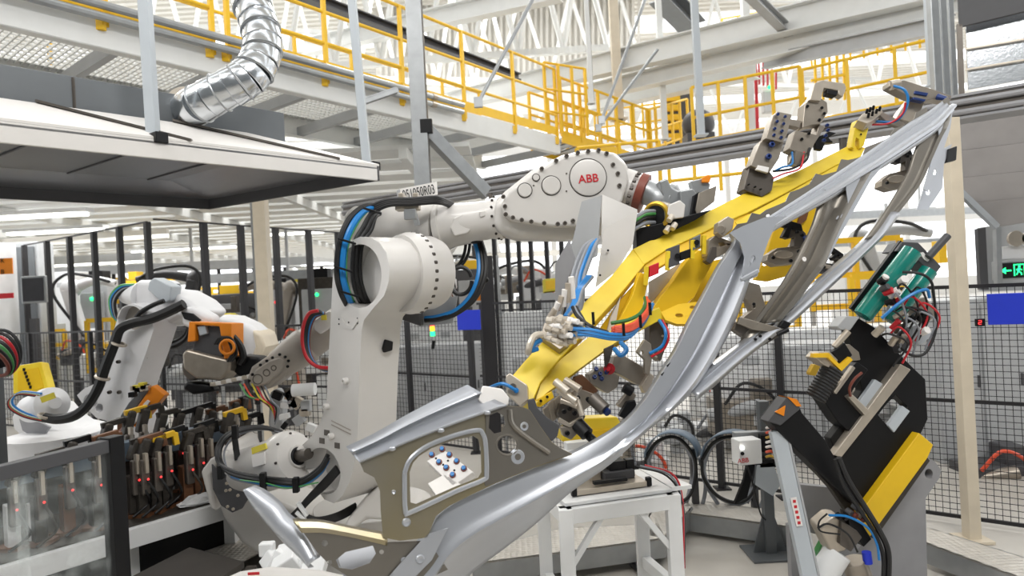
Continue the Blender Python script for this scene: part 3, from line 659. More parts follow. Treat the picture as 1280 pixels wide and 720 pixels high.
# upper arm casting
pu = plane(500, 310, 4.22)
go(MB().slab([(440, 262), (470, 257), (520, 251), (552, 250), (566, 262), (570, 300), (556, 322), (544, 345), (530, 378), (514, 396), (494, 396), (476, 360), (470, 320), (444, 300)], pu, .34), 'upper_arm_casting', 'robot_white', R, bevel=.05, seg=4)
go(MB().slab([(497, 288), (532, 286), (545, 300), (530, 312), (512, 330), (505, 312)], plane(500, 310, 4.16), .1), 'cast_rib', 'robot_white', R, bevel=.02)
m0, m1 = P(440, 280, 4.35), P(552, 283, 4.08); ad = (m1-m0).normalized(); L = (m1-m0).length
go(MB().lathe(m0, ad, [(0, .06), (.01, .10), (.04, .118), (.1, .12), (L-.16, .135), (L-.1, .15), (L-.03, .165), (L, .165)], 36), 'motor_barrel', 'robot_white', R)
f0, f1 = P(550, 284, 4.08), P(628, 272, 3.98); fd = (f1-f0).normalized(); L = (f1-f0).length
go(MB().lathe(f0, fd, [(0, .162), (.035, .162), (.04, .147), (.08, .135), (L*.6, .122), (L*.8, .118), (L*.88, .128), (L, .128)], 36), 'forearm_tube', 'robot_white', R)
go(MB().slab([(566, 272), (582, 265), (592, 270), (594, 283), (584, 292), (568, 296), (562, 285)], plane(575, 280, 3.915), .05), 'forearm_cover', 'robot_white', R, bevel=.012)
go(MB().slab([(598, 264), (607, 263), (609, 270), (600, 272)], plane(600, 268, 3.88), .02), 'inspection_cap', 'robot_white', R, bevel=.008)
bolts(R, ringpts(f1-fd*.03, fd, .129, 14), -V((0, 1, 0)), .008, .012, 'bolt_steel')
# wrist housing with cover
pw = plane(700, 250, 3.86, (.08, -1, -.03)); pc = plane(700, 250, 3.80, (.08, -1, -.03))
body = [(617, 254), (632, 238), (665, 212), (704, 192), (742, 184), (772, 190), (789, 206), (791, 228), (783, 262), (764, 292), (722, 300), (650, 299), (628, 293), (616, 284)]
go(MB().slab(body, pw, .30), 'wrist_housing', 'robot_white', R, bevel=.055, seg=4)
cov = [(627, 256), (634, 240), (664, 217), (702, 195), (741, 186), (768, 190), (784, 206), (787, 226), (779, 252), (766, 266), (720, 284), (690, 284), (640, 276), (629, 268)]
wc = go(MB().slab(cov, pc, .10), 'wrist_cover', 'robot_white', R, bevel=.022, seg=3)
for x, y, r in ((735, 222, 23), (689, 232, 11.5), (656, 238, 8.5), (670, 222, 4)):
    cc = PL(x, y, pc); rr = r*3.8/F; n = -pc[1]
    go(MB().lathe(cc-n*.012, n, [(0, rr*.9), (.004, rr*.985), (.012, rr), (.02, rr)], 32), 'round_cap', 'robot_white', R)
    go(MB().torus(cc-n*.001, n, rr+.003, .0022, 36, 6), 'cap_groove', 'bolt_steel', R)
bl = [(629, 246), (631, 258), (632, 268), (641, 272), (652, 275), (664, 277), (680, 279), (697, 280), (706, 279), (716, 276), (766, 206), (772, 217), (774, 232), (758, 192), (748, 188), (735, 189), (722, 191), (708, 195), (695, 201), (677, 211)]
bolts(R, [PL(x, y, pc)+pc[1]*.0 for x, y in bl], pc[1], .013, .012, 'steel_dark')
bolts(R, [PL(x, y, pc) for x, y in ((708, 217), (708, 239), (667, 232), (693, 239), (688, 226))], pc[1], .005, .004, 'steel_dark')
text('ABB', 'red_paint', R, PL(735, 224, pc)+pc[1]*.013, (1, .08, .06), UP, .066, 'brand_lettering', .002, .0008)
# pivot axis of wrist and flange towards the tool
w0, w1 = P(770, 232, 3.98), P(806, 243, 3.93); wd_ = (w1-w0).normalized()
go(MB().lathe(w0, wd_, [(0, .12), (.1, .118), (.115, .105), (.15, .1)], 32), 'wrist_end', 'robot_white', R)
go(MB().lathe(P(797, 240, 3.93), wd_, [(0, .118), (.045, .118), (.05, .1)], 32), 'brown_seal_ring', 'brown_ring', R, label='reddish brown ring')
bolts(R, ringpts(P(790, 238, 3.92), wd_, .105, 14), wd_, .009, .02, 'bolt_steel')
# arm details
for x, y in ((424, 399), (436, 403), (447, 398)): bolts(R, [PL(x, y, plL), PL(x, y+6, plL)], -e1, .005, .004, 'black')
go(MB().slab([(424, 398), (430, 410), (440, 412), (447, 402), (447, 398), (440, 408), (431, 405), (426, 396)], (plL[0]-e1*.006, plL[1]), .006), 'lifting_bracket', 'robot_white', R)
sp = (PL(452, 450, plL), V((.69, -.72, 0)))
go(MB().slab([(482, 424), (492, 427), (491, 438), (481, 441), (479, 436)], (PL(450, 430, plL)+hN*.025, hN), .02), 'side_latch', 'black', R, bevel=.006, label='black latch')
bolts(R, [PL(x, y, plL) for x, y in ((434, 476), (410, 508), (416, 545))], -e1, .02, .03, 'robot_white', 'boss')
for x, y in ((408, 541), (421, 557), (402, 551)): go(MB().slab([(x-3, y-4), (x+3, y-3), (x+3, y+4), (x-3, y+3)], (plL[0]-e1*.004, plL[1]), .006), 'plug', 'steel_dark', R)
for k in range(2): go(MB().slab([(414, 525+k*5), (438, 537+k*5), (438, 538.5+k*5), (414, 526.5+k*5)], (plL[0]-e1*.003, plL[1]), .004), 'embossed_line', 'robot_grey', R)
# link ear and balancer cylinder
ear = PL(378, 568, plL)+e1*.03
go(MB().cyl(ear-e1*.08, ear+e1*.16, .06, n=24), 'link_eye', 'robot_white', R, bevel=.01); go(MB().cyl(ear-e1*.086, ear-e1*.075, .024, n=16), 'link_pin', 'black', R)
g0, g1 = P(292, 596, 4.60), P(371, 571, 4.22); gd = (g1-g0).normalized(); L = (g1-g0).length
go(MB().lathe(g0, gd, [(-.05, .05), (0, .14), (.06, .165), (L-.2, .165), (L-.12, .185), (L-.06, .185), (L-.02, .165), (L, .145), (L+.012, .075), (L+.03, .07)], 40), 'balancer_cylinder', 'robot_white', R)
bolts(R, ringpts(P(371, 571, 4.22)-gd*.012, gd, .155, 8), gd, .008, .012, 'bolt_steel')
go(MB().cyl(P(371, 571, 4.22), P(386, 567, 4.14), .045, .035), 'piston_rod', 'steel_dark', R); go(MB().torus(P(373, 570, 4.2), gd, .048, .012), 'rod_seal', 'black', R)
pn = (P(320, 566, 3.98), (V((-.35, -.9, .25))).normalized())
go(MB().slab([(314, 560), (331, 554), (333, 561), (315, 568)], (P(322, 560, 4.16), V((-.4, -.9, .1)).normalized()), .012), 'warning_label', 'label_yellow', R, label='yellow warning label')
go(MB().slab([(314, 570), (330, 565), (331, 580), (316, 584)], (P(322, 575, 4.12), V((-.4, -.9, 0)).normalized()), .012), 'data_plate', 'paper', R)
# turret casting and base
go(MB().slab([(272, 560), (288, 556), (300, 590), (330, 620), (375, 640), (400, 655), (402, 700), (330, 700), (300, 680), (278, 650), (264, 610)], plane(330, 620, 4.72), .5), 'turret_casting', 'robot_white', R, bevel=.06, seg=4)
go(MB().slab([(264, 580), (276, 592), (318, 600), (321, 606), (302, 636), (290, 641), (276, 632), (266, 612)], plane(300, 610, 4.35, (-.2, -1, 0)), .015), 'junction_plate', 'dark_grey', R, bevel=.004, label='dark grey angular plate')
bolts(R, [P(x, y, 4.33) for x, y in ((283, 613), (288, 612), (285, 633), (292, 636), (302, 603), (284, 604), (298, 619))], (-.2, -1, 0), .01, .012, 'machined')
go(MB().slab([(250, 590), (262, 574), (270, 570), (272, 580), (262, 596), (270, 640), (262, 636)], plane(300, 610, 4.5), .2), 'casting_edge', 'robot_white', R, bevel=.02)
go(MB().slab([(458, 622), (476, 606), (492, 604), (494, 640), (478, 652), (458, 650), (440, 664), (424, 668), (434, 650)], plane(465, 630, 4.0), .3), 'turret_arm_casting', 'robot_white', R, bevel=.03, seg=3)
go(MB().slab([(402, 655), (470, 640), (520, 640), (540, 700), (400, 720)], plane(440, 660, 4.45), .45), 'turret_block', 'robot_white', R, bevel=.05, seg=3)
bz = base.copy(); go(MB().lathe(V((bz.x-.12, 4.75, 0)), UP, [(0, .55), (.04, .55), (.05, .42), (.3, .38), (.42, .42), (.5, .42)], 40), 'base', 'robot_white', R, bevel=.01)
# hose bundles
def pc_(l): return [P(*q) for q in l]
A_ = [(470, 258, 3.86), (455, 262, 3.78), (440, 278, 3.7), (429, 305, 3.66), (426, 340, 3.66), (431, 365, 3.68), (440, 384, 3.82)]
for k, (m_, ox, r) in enumerate((('black_rubber', -5, .017), ('blue_hose', 2, .019), ('green_hose', 6, .008), ('black_rubber', 14, .013), ('black_rubber', 19, .014), ('black_rubber', 24, .012))):
    cable(R, pc_([(x+ox*(.2 if i == 0 else (.6 if i in (1,) else 1)), y+(ox*.4 if i < 3 else 0), d+.012*k) for i, (x, y, d) in enumerate(A_)]), r, m_, 'hose')
for x, y in ((463, 262), (431, 300), (427, 335), (434, 366)): go(MB().bar(P(x-9, y-2, 3.62), P(x+14, y+5, 3.64), .018, .012), 'cable_tie', 'black', R, bevel=.003)
go(MB().box(P(510, 258, 3.9), (.14, .1, .05)).box(P(503, 250, 3.88), (.03, .12, .07)).box(P(521, 250, 3.88), (.03, .12, .07)), 'hose_clamp', 'machined', R, bevel=.006)
go(MB().bar(P(515, 258, 3.88), P(522, 282, 3.9), .05, .012).box(P(513, 268, 3.85), (.07, .05, .06)), 'clamp_bracket', 'galvanised', R, bevel=.004)
for k in range(4):
    cable(R, pc_([(462, 259+k*3, 3.85), (485, 250+k*2.2, 3.82), (515, 249+k*2, 3.82), (545, 247+k*2, 3.86), (562, 253+k*1.5, 3.98), (576, 262+k, 4.15)]), .013, name='hose')
# loop hanging below the forearm
for k, (m_, ox) in enumerate((('black_rubber', 4), ('blue_hose', 0), ('black_rubber', 8), ('green_hose', 2))):
    cable(R, pc_([(592+ox, 298, 4.1), (598+ox, 320, 4.05), (598+ox, 345, 4.0), (588+ox*.7, 370+ox*.4, 3.98), (570, 388+ox*.5, 3.98), (548, 396+ox*.4, 4.0), (532, 398+ox*.3, 4.05)]), .016 if k < 3 else .008, m_, 'hose')
cable(R, [P(576+14*math.cos(t), 351+17*math.sin(t), 4.02) for t in [i*.5 for i in range(13)]], .013, name='coiled_hose')
for k in range(2): cable(R, pc_([(583+k*5, 300, 4.15), (580+k*5, 318, 4.12), (572+k*4, 332, 4.1), (558, 338+k*3, 4.1)]), .01)
for x, y in ((594, 300), (603, 350)): go(MB().ball(P(x, y, 4.02), .03, (1.4, 1, .8)), 'cable_tie', 'black', R)
go(MB().lathe(P(540, 332, 4.15), V((1, -.2, 0)), [(0, .07), (.06, .07), (.07, .05), (.1, .05), (.11, .03), (.13, .03)], 24), 'connector_socket', 'bare_metal', R)
go(MB().slab([(524, 376), (572, 370), (566, 404), (524, 408)], plane(545, 390, 4.12), .02, [ell(534, 384, 2, 2, 8), ell(552, 376, 2, 2, 8), ell(560, 395, 2, 2, 8)]), 'hose_bracket', 'galvanised', R)
go(MB().slab([(497, 392), (524, 376), (526, 408), (508, 402), (498, 398)], plane(510, 395, 4.0), .18), 'dark_bracket', 'dark_grey', R, bevel=.008)
# hoses around the balancer
B_ = [(410, 572, 3.98), (400, 588, 3.98), (377, 603, 3.98), (350, 603, 3.96), (318, 599, 4.02), (290, 592, 4.18), (277, 580, 4.3), (275, 562, 4.36), (285, 546, 4.4), (305, 537, 4.46), (330, 535, 4.55), (352, 540, 4.7)]
for k, (m_, o, r) in enumerate((('black_rubber', 0, .015), ('black_rubber', -3.5, .014), ('blue_hose', 3.5, .011), ('grey_hose', 5.5, .007))):
    pts = B_ if k != 2 else B_[:6]
    cable(R, [P(x+(o if i > 5 else 0), y+(o if i < 6 else o*.4), d+.01*k) for i, (x, y, d) in enumerate(pts)], r, m_, 'hose')
cable(R, pc_([(398, 603, 3.95), (360, 610, 3.95), (332, 604, 3.95), (300, 600, 4.05)]), .004, 'green_hose', 'hose')
for x, y in ((329, 600), (370, 606), (294, 540), (276, 590)): go(MB().box(P(x, y, 3.95 if x > 300 else 4.28), (.035, .04, .09)), 'cable_tie', 'black', R, bevel=.004)
go(MB().bar(P(329, 606, 4.0), P(332, 620, 4.05), .03, .02), 'tie_stand', 'black', R)
go(MB().bar(P(293, 545, 4.4), P(297, 575, 4.36), .035, .02), 'tie_stand', 'black', R)
for k in range(6):
    cable(R, pc_([(420+k*.8, 583+k*1.4, 3.95), (405+k*.8, 600+k*1.4, 4.0), (388, 618+k*1.6, 4.03), (374, 634+k*1.4, 4.06), (362, 646+k, 4.2)]), .010)
for k in range(5):
    cable(R, pc_([(376, 640+k*1.4, 4.06), (395, 648+k*1.5, 4.08), (420, 643+k*1.8, 4.08), (445, 630+k*2, 4.15)]), .011)
go(MB().bar(P(372, 628, 3.98), P(384, 645, 3.98), .03, .02).bar(P(370, 640, 3.98), P(382, 650, 3.98), .025, .02), 'cable_clamp', 'white_paint', R, bevel=.004)
# grey shield plates at the tool side
sh = (P(745, 260, 3.72), V((-.62, -.78, .05)).normalized())
S_ = thing('cable_shield', 'bent grey sheet metal shield standing between wrist and yellow gripper beam', 'shield', P(740, 380, 3.6))
go(MB().slab([(752, 244), (727, 252), (716, 300), (703, 330), (694, 400), (701, 400), (712, 352), (724, 330), (746, 320)], plane(735, 300, 3.62, (-.5, -.85, 0)), .008), 'left_plate', 'machine_grey', S_, smooth=False)
go(MB().slab([(753, 243), (797, 262), (770, 300), (752, 300)], plane(770, 265, 3.75, (.3, -.9, .2)), .008), 'back_plate', 'hood_white', S_, smooth=False)
go(MB().slab([(797, 263), (755, 286), (744, 360), (772, 338), (791, 305)], plane(770, 310, 3.55, (-.15, -1, 0)), .008), 'front_plate', 'hood_white', S_, smooth=False)
bolts(S_, [P(x, y, 3.545) for x, y in ((788, 298), (760, 313), (750, 344))], (0, -1, 0), .006, .004, 'black')
go(MB().slab([(711, 300), (694, 330), (694, 404), (702, 392), (709, 352), (719, 326)], plane(705, 350, 3.60, (-.7, -.7, 0)), .008), 'lower_strip', 'plinth_grey', S_, smooth=False)
for k, (m_, ox) in enumerate((('grey_hose', 0), ('grey_hose', 5), ('blue_hose', 9), ('grey_hose', 14))):
    cable(R, pc_([(742+ox*.4, 300, 3.52), (728+ox, 312, 3.47), (716+ox, 345, 3.42), (714+ox, 372, 3.38), (710+ox, 392, 3.36)]), .013, m_, 'hose')
# numbered sign hanging over the robot
t = thing('number_sign', 'white sign 051050R03 above the robot elbow', 'sign', P(524, 236, 4.3)); q = P(524, 237, 4.3)
ri = V((.97, -.2, .16)).normalized(); nn = V((0, -1, 0)); 
b = MB().slab([(500, 236), (546, 227), (547, 243), (501, 252)], plane(524, 237, 4.3), .008); go(b, 'plate', 'paper', t)
dirx = (P(546, 229, 4.3)-P(500, 238, 4.3)); text('051050R03', 'black', t, P(523.5, 240.5, 4.285), dirx, UP, .088, 'lettering', .001, .0, sx=.53)
go(MB().slab([(496, 238), (504, 236), (505, 252), (497, 254)], plane(500, 240, 4.31), .02), 'mount', 'machine_grey', t)
# ================= CAR BODY SIDE PANEL =================
def npl(a, b_, c, off=0):
    n = (b_-a).cross(c-a).normalized()
    if n.y > 0: n = -n
    return (a+n*off, n)
QA, QB = P(380, 720, 2.45), P(1190, 130, 3.95); QC = P(700, 300, 3.0)
PP = npl(QA, QB, QC)
def off(h): return (PP[0]+PP[1]*h, PP[1])
CP = thing('car_body_panel', 'silver car body side panel gripped by the yellow tool', 'car panel', P(700, 560, 2.9))
# roof rail
st = [(1183, 124, 1192, 138), (1165, 137, 1172, 163), (1140, 152, 1143, 184), (1105, 177, 1106, 208), (1070, 201, 1072, 228), (1035, 224, 1038, 249), (1000, 247, 1004, 268), (970, 266, 975, 284), (940, 286, 950, 300), (914, 296, 935, 316)]
prof = [(0, -.03), (.25, -.03), (.3, -.012), (.5, -.01), (.56, .02), (.66, .032), (.76, .028), (.84, .004), (1, 0)]
go(MB().band(st, PP, prof, 6), 'roof_rail', 'panel_silver', CP, solid=.004, ang=45)
# notched weld flange along the top of the rail
up_ = [(1186, 120), (1176, 127), (1174, 134), (1160, 139), (1158, 134), (1145, 141), (1142, 152), (1128, 158), (1118, 160), (1112, 172), (1098, 178), (1082, 184), (1078, 196), (1060, 200), (1052, 199), (1046, 214), (1028, 219), (1020, 217), (1012, 230), (1000, 236), (988, 240), (982, 252), (968, 258), (958, 262), (950, 268), (940, 266), (934, 278), (922, 280), (914, 290), (918, 302)]
lo_ = [(930, 296), (950, 288), (975, 272), (1000, 255), (1035, 232), (1070, 209), (1105, 185), (1140, 160), (1165, 145), (1188, 132)]
go(MB().slab(up_+lo_, off(-.028), .004, [ell(1150, 150, 3.5, 2, 8, -.6), ell(1118, 172, 6, 2, 8, -.6), ell(1070, 204, 6, 2, 8, -.6), ell(1032, 229, 4, 1.6, 8, -.6), ell(960, 270, 3, 2, 8, -.6)]), 'weld_flange', 'panel_inner', CP, smooth=False)
# big curved pillar and sill
st = [(914, 291, 976, 274), (918, 303, 962, 294), (909, 318, 955, 314), (898, 334, 948, 335), (880, 368, 940, 362), (860, 405, 926, 400), (845, 436, 905, 440), (825, 468, 883, 476), (805, 500, 857, 507), (780, 528, 824, 542), (745, 551, 788, 584), (713, 567, 737, 626), (667, 583, 693, 667), (620, 602, 652, 700), (575, 622, 614, 729), (548, 640, 580, 762), (532, 668, 545, 800), (490, 712, 510, 840)]
pa_ = [(0, -.02), (.03, 0), (.2, .004), (.36, .006), (.42, -.02), (.5, -.03), (.58, -.005), (.62, .03), (.66, .045), (.76, .03), (.86, .0), (.96, -.04), (1, -.05)]
pb_ = [(0, -.03), (.04, -.01), (.15, 0), (.25, .006), (.33, .012), (.38, .022), (.41, .024), (.44, .012), (.5, -.03), (.65, -.10), (.8, -.17), (.95, -.23), (1, -.24)]
go(MB().band2(st, PP, pa_, pb_, .42, .66, 7), 'front_pillar_and_sill', 'panel_silver', CP, solid=.004, ang=38)
go(MB().slab([(833, 457), (838, 453), (842, 458), (837, 463)], off(.004), .003), 'pressed_slot', 'black', CP); go(MB().slab([(826, 468), (830, 465), (833, 470), (829, 473)], off(.004), .003), 'pressed_slot', 'black', CP)
# gusset plate between rail and pillar with holes
go(MB().slab([(912, 291), (930, 282), (955, 272), (984, 270), (970, 280), (961, 300), (951, 328), (947, 345), (932, 352), (928, 348), (931, 322), (925, 303)], off(.052), .006, [ell(941, 324, 3.2, 5, 10, .3), ell(937, 330, 1.6, 3, 8, .3)]), 'gusset', 'panel_silver', CP, smooth=False)
go(MB().bar(PL(926, 350, off(.06)), PL(948, 338, off(.06)), .016, .02), 'rib', 'panel_silver', CP, bevel=.006)
# middle pillar
st = [(1020, 240, 1096, 212), (1026, 240, 1086, 228), (1026, 255, 1072, 250), (1019, 280, 1057, 276), (1008, 304, 1045, 302), (997, 326, 1033, 330), (980, 355, 1016, 352), (964, 378, 997, 378), (944, 406, 976, 402)]
prof = [(0, -.03), (.06, -.025), (.12, -.01), (.17, -.022), (.35, -.03), (.52, -.03), (.62, -.008), (.68, .012), (.85, .014), (.95, .0), (1, -.02)]
go(MB().band(st, PP, prof, 6), 'middle_pillar', 'panel_inner', CP, solid=.004, ang=50)
go(MB().slab([(1057, 230), (1104, 207), (1088, 226), (1068, 262), (1046, 302), (1035, 325), (1031, 322), (1050, 285), (1060, 255)], off(.016), .004, [ell(1047, 272, 1, 3, 6, .5), ell(1052, 270, 1, 3, 6, .5)]), 'pillar_outer_skin', 'panel_silver', CP, smooth=False)
bolts(CP, [PL(1005, 324, off(.0))], PP[1], .013, .004, 'paper', 'plug')
# rear pillar running into the sill rail
st = [(1150, 161, 1192, 136), (1153, 172, 1187, 155), (1147, 190, 1178, 172), (1140, 212, 1165, 200), (1127, 236, 1150, 232), (1105, 272, 1120, 270), (1086, 298, 1100, 298)]
go(MB().band(st, PP, [(0, -.03), (.1, -.025), (.3, -.02), (.55, -.02), (.68, -.015), (.74, .002), (.9, .004), (1, -.008)], 6), 'rear_pillar', 'panel_inner', CP, solid=.004, ang=50)
go(MB().slab([(1172, 150), (1191, 137), (1188, 160), (1180, 185), (1168, 212), (1160, 240), (1154, 236), (1163, 205), (1174, 175)], off(.004), .004), 'rear_skin', 'panel_silver', CP, smooth=False)
go(MB().slab([(1166, 192), (1190, 180), (1180, 205), (1178, 235), (1160, 262), (1146, 262), (1155, 235)], off(-.05), .004, [ell(1168, 215, 3, 4, 8), ell(1160, 240, 3, 4, 8)]), 'rear_flange', 'panel_silver', CP, smooth=False)
go(MB().slab([(1186, 186), (1197, 182), (1196, 200), (1184, 203)], off(-.04), .03), 'rear_clip', 'black', CP, bevel=.006)
st = [(1112, 262, 1124, 268), (1098, 284, 1106, 293), (1078, 306, 1085, 314), (1050, 330, 1058, 340), (1018, 358, 1026, 370), (985, 388, 991, 402), (950, 414, 957, 428), (915, 441, 922, 456), (885, 465, 893, 482), (862, 484, 870, 500)]
go(MB().band(st, PP, [(0, -.05), (.2, -.03), (.35, -.03), (.5, .0), (.7, .012), (1, .0)], 5), 'rear_sill_rail', 'panel_silver', CP, solid=.004, ang=40)
st = [(944, 404, 972, 408), (935, 425, 950, 425), (920, 437, 930, 440), (900, 452, 908, 462), (880, 470, 888, 482)]
go(MB().band(st, PP, [(0, -.06), (.3, -.04), (1, -.02)], 5), 'sill_inner', 'panel_inner', CP, solid=.004)
# front frame with the window-like opening
face = [(449, 576), (500, 556), (560, 532), (632, 507), (652, 508), (662, 512), (677, 535), (690, 553), (700, 560), (716, 568), (667, 585), (620, 604), (588, 619), (562, 632), (545, 645), (534, 672), (500, 676), (479, 672), (476, 640), (475, 614), (468, 597), (455, 590)]
win = [(512, 590), (516, 579), (524, 570), (540, 560), (568, 550), (592, 545), (598, 549), (601, 560), (602, 590), (598, 597), (570, 608), (520, 630), (513, 628)]
h2_ = [(612, 519), (622, 515), (630, 520), (632, 530), (627, 540), (618, 542), (611, 535)]; h3_ = ell(634, 556, 12, 11, 16)
go(MB().slab(face, off(.03), .005, [win, h2_, h3_]), 'front_frame', 'panel_olive_reflection', CP, ang=30)
go(MB().slab([(607, 517), (632, 508), (652, 509), (662, 513), (677, 536), (690, 554), (714, 568), (667, 584), (620, 603), (607, 608), (605, 600), (608, 560)], off(.035), .004, [h2_, h3_]), 'silver_overlay', 'panel_inner', CP, ang=30)  # sheet added over the frame: silver where the painted olive reflection stops
def rim(loop, h, r, name='pressed_rim', m='panel_silver', close=True):
    pts = [PL(x, y, off(h)) for x, y in loop]; pts.append(pts[0]); go(MB().tube(pts, r, 8, 4), name, m, CP)
cx = sum(p[0] for p in win)/len(win); cy = sum(p[1] for p in win)/len(win)
rim([(cx+(x-cx)*1.14, cy+(y-cy)*1.2) for x, y in win], .032, .010)
rim(ell(634, 556, 14, 13, 16), .032, .005, m='panel_inner')
go(MB().tube([PL(x, y, off(.036)) for x, y in ((637, 512), (640, 530), (656, 545), (686, 566))], .012, 8, 5), 'pressed_bead', 'panel_inner', CP)
for x, y, rx in ((647, 571, 8), (655, 533, 5), (508, 653, 4), (525, 699, 4), (492, 615, 2)):
    go(MB().lathe(PL(x, y, off(.031)), PP[1], [(0, rx*2.8/F*1.3), (.006, rx*2.8/F), (.004, rx*2.8/F*.5), (.002, 0)], 18), 'pressed_dimple', 'panel_silver', CP)
# upper flange, folded
st = [(434, 560, 449, 578), (470, 543, 480, 565), (510, 520, 520, 548), (550, 499, 575, 527), (588, 481, 633, 507)]
go(MB().band(st, off(.03), [(0, -.055), (.35, -.03), (.42, -.05), (.6, -.05), (.92, -.004), (.95, .012), (1, .01)], 6), 'upper_flange', 'panel_silver', CP, solid=.004, ang=40)
for x, y in ((490, 561), (551, 538), (609, 516)): go(MB().ball(PL(x, y, off(.042)), .012, (1.3, .6, .8), 10), 'hem_tab', 'panel_silver', CP)
go(MB().slab([(604, 482), (628, 486), (637, 497), (636, 506), (612, 514), (598, 500)], off(-.0), .02), 'white_reflection', 'paper', CP, bevel=.006, label='white reflection on the panel corner')  # white plate modelling a bright reflection on the panel
# white reinforcement strip
# lower front end: curved fender arm
st = [(304, 614, 316, 607), (311, 633, 330, 614), (322, 648, 346, 627), (334, 662, 358, 642), (352, 682, 370, 652), (368, 697, 380, 664), (384, 712, 397, 697)]
pf = (P(370, 670, 2.5), V((-.25, -.95, .2)).normalized())
go(MB().band(st, pf, [(0, -.04), (.12, 0), (.3, .02), (.55, .022), (.8, .01), (1, -.02)], 6), 'fender_arm', 'panel_silver', CP, solid=.004, ang=50)
st = [(366, 650, 378, 668), (400, 651, 404, 668), (430, 657, 432, 672), (460, 663, 460, 678), (484, 667, 484, 684)]
go(MB().band(st, (P(430, 665, 2.5), PP[1]), [(0, -.03), (.1, 0), (.5, .01), (.9, 0), (1, -.03)], 6), 'brace_rail', 'panel_olive_reflection', CP, solid=.004)
go(MB().slab([(378, 664), (396, 690), (412, 706), (440, 724), (520, 730), (560, 712), (545, 690), (532, 676), (480, 678), (460, 676), (430, 670), (400, 664)], (P(440, 690, 2.5), PP[1]), .005, [ell(406, 679, 4, 4, 12), [(420, 700), (432, 690), (466, 682), (470, 692), (462, 704), (440, 712), (424, 710)], ell(412, 703, 3, 3, 10), ell(477, 690, 3, 3, 10), ell(505, 700, 4, 4, 10)]), 'front_plate', 'panel_inner', CP)
go(MB().slab([(420, 690), (472, 674), (476, 706), (430, 722)], (P(440, 700, 2.62), V((0, -.8, .6)).normalized()), .005), 'inner_pocket', 'panel_silver', CP)
rim([(420, 700), (432, 690), (466, 682), (470, 692), (462, 704), (440, 712), (424, 710)], -.2, .007)
go(MB().slab([(534, 668), (560, 660), (540, 700), (500, 740), (470, 740), (500, 705)], off(.03), .005), 'corner_plate', 'panel_silver', CP)
# ================= YELLOW GRIPPER =================
G = thing('gripper_frame', 'yellow welded gripper frame carried by the robot wrist behind the panel', 'gripper', P(760, 420, 3.5))
# beam planes sit just behind the panel, tilted so that the broad top face shows
tn = V((.42, -.62, .5)).normalized()
def gpl(h=0, px=800, py=340, d=3.42, n=None):
    n = (n or tn); return (P(px, py, d)+n*h, n)
GB = npl(P(650, 480, 3.12), P(1075, 190, 4.05), P(900, 180, 4.05))   # inclined plane through the beam
if GB[1].z < 0: GB = (GB[0], -GB[1])
def gb(h): return (GB[0]+GB[1]*h, GB[1])
top = [(791, 311), (857, 278), (927, 243), (1000, 212), (1062, 181), (1082, 184), (1076, 196), (1046, 206), (1017, 222), (969, 248), (934, 266), (894, 283), (866, 297), (832, 313), (805, 331)]
go(MB().slab(top, gb(0), .09), 'upper_beam', 'yellow_paint', G, bevel=.006)
go(MB().slab([(791, 311), (806, 331), (772, 372), (735, 412), (700, 448), (676, 478), (664, 506), (652, 500), (640, 470), (655, 452), (690, 414), (730, 378), (765, 344)], gb(.002), .08), 'lower_beam', 'yellow_paint', G, bevel=.006)
# edge flange with the blocks
go(MB().slab([(806, 331), (832, 314), (866, 298), (894, 284), (936, 266), (938, 276), (898, 296), (884, 304), (834, 328), (810, 342)], gb(-.015), .03), 'edge_flange', 'deep_yellow', G, bevel=.003)
go(MB().slab([(919, 277), (969, 250), (1017, 223), (1048, 204), (1052, 212), (1020, 232), (972, 258), (925, 288)], gb(-.01), .02), 'edge_flange', 'yellow_paint', G, bevel=.003)
# web and diagonal members below the beam
pf_ = lambda d: plane(800, 360, d, (.15, -1, .1))
go(MB().slab([(800, 340), (812, 345), (806, 372), (800, 402), (786, 425), (760, 440), (760, 425), (773, 402), (790, 370)], pf_(3.42), .05), 'upright', 'deep_yellow', G, bevel=.004)
go(MB().slab([(805, 342), (776, 374), (752, 408), (738, 428), (772, 420), (800, 395), (806, 370)], pf_(3.5), .015), 'web_plate', 'deep_yellow', G)
go(MB().slab([(858, 326), (873, 312), (888, 318), (893, 325), (868, 372), (842, 392), (815, 408), (808, 396), (826, 370), (842, 350)], pf_(3.44), .07), 'diagonal_member', 'deep_yellow', G, bevel=.005)
go(MB().slab([(665, 505), (682, 490), (740, 450), (780, 425), (800, 414), (822, 402), (830, 396), (824, 384), (806, 392), (768, 412), (735, 428), (705, 448), (684, 472)], pf_(3.36), .05), 'lower_member', 'yellow_paint', G, bevel=.005)
go(MB().slab([(740, 418), (778, 422), (758, 436), (682, 492), (668, 506), (676, 480), (700, 450)], gb(-.02), .03), 'infill_plate', 'yellow_paint', G)
go(MB().slab([(826, 390), (848, 380), (880, 376), (872, 392), (861, 405), (846, 405), (832, 400)], (P(850, 393, 3.36), V((.1, -.75, .65)).normalized()), .02, [ell(849, 394, 5, 2.4, 10), ell(866, 384, 4, 2, 10)]), 'ear_plate', 'deep_yellow', G, bevel=.003)
go(MB().slab([(776, 370), (770, 402), (762, 424), (758, 418), (764, 396)], pf_(3.46), .02), 'pale_plate', 'hood_white', G)
go(MB().slab([(812, 352), (852, 328), (858, 334), (828, 366), (812, 380)], pf_(3.52), .02), 'steel_plate', 'machined', G)
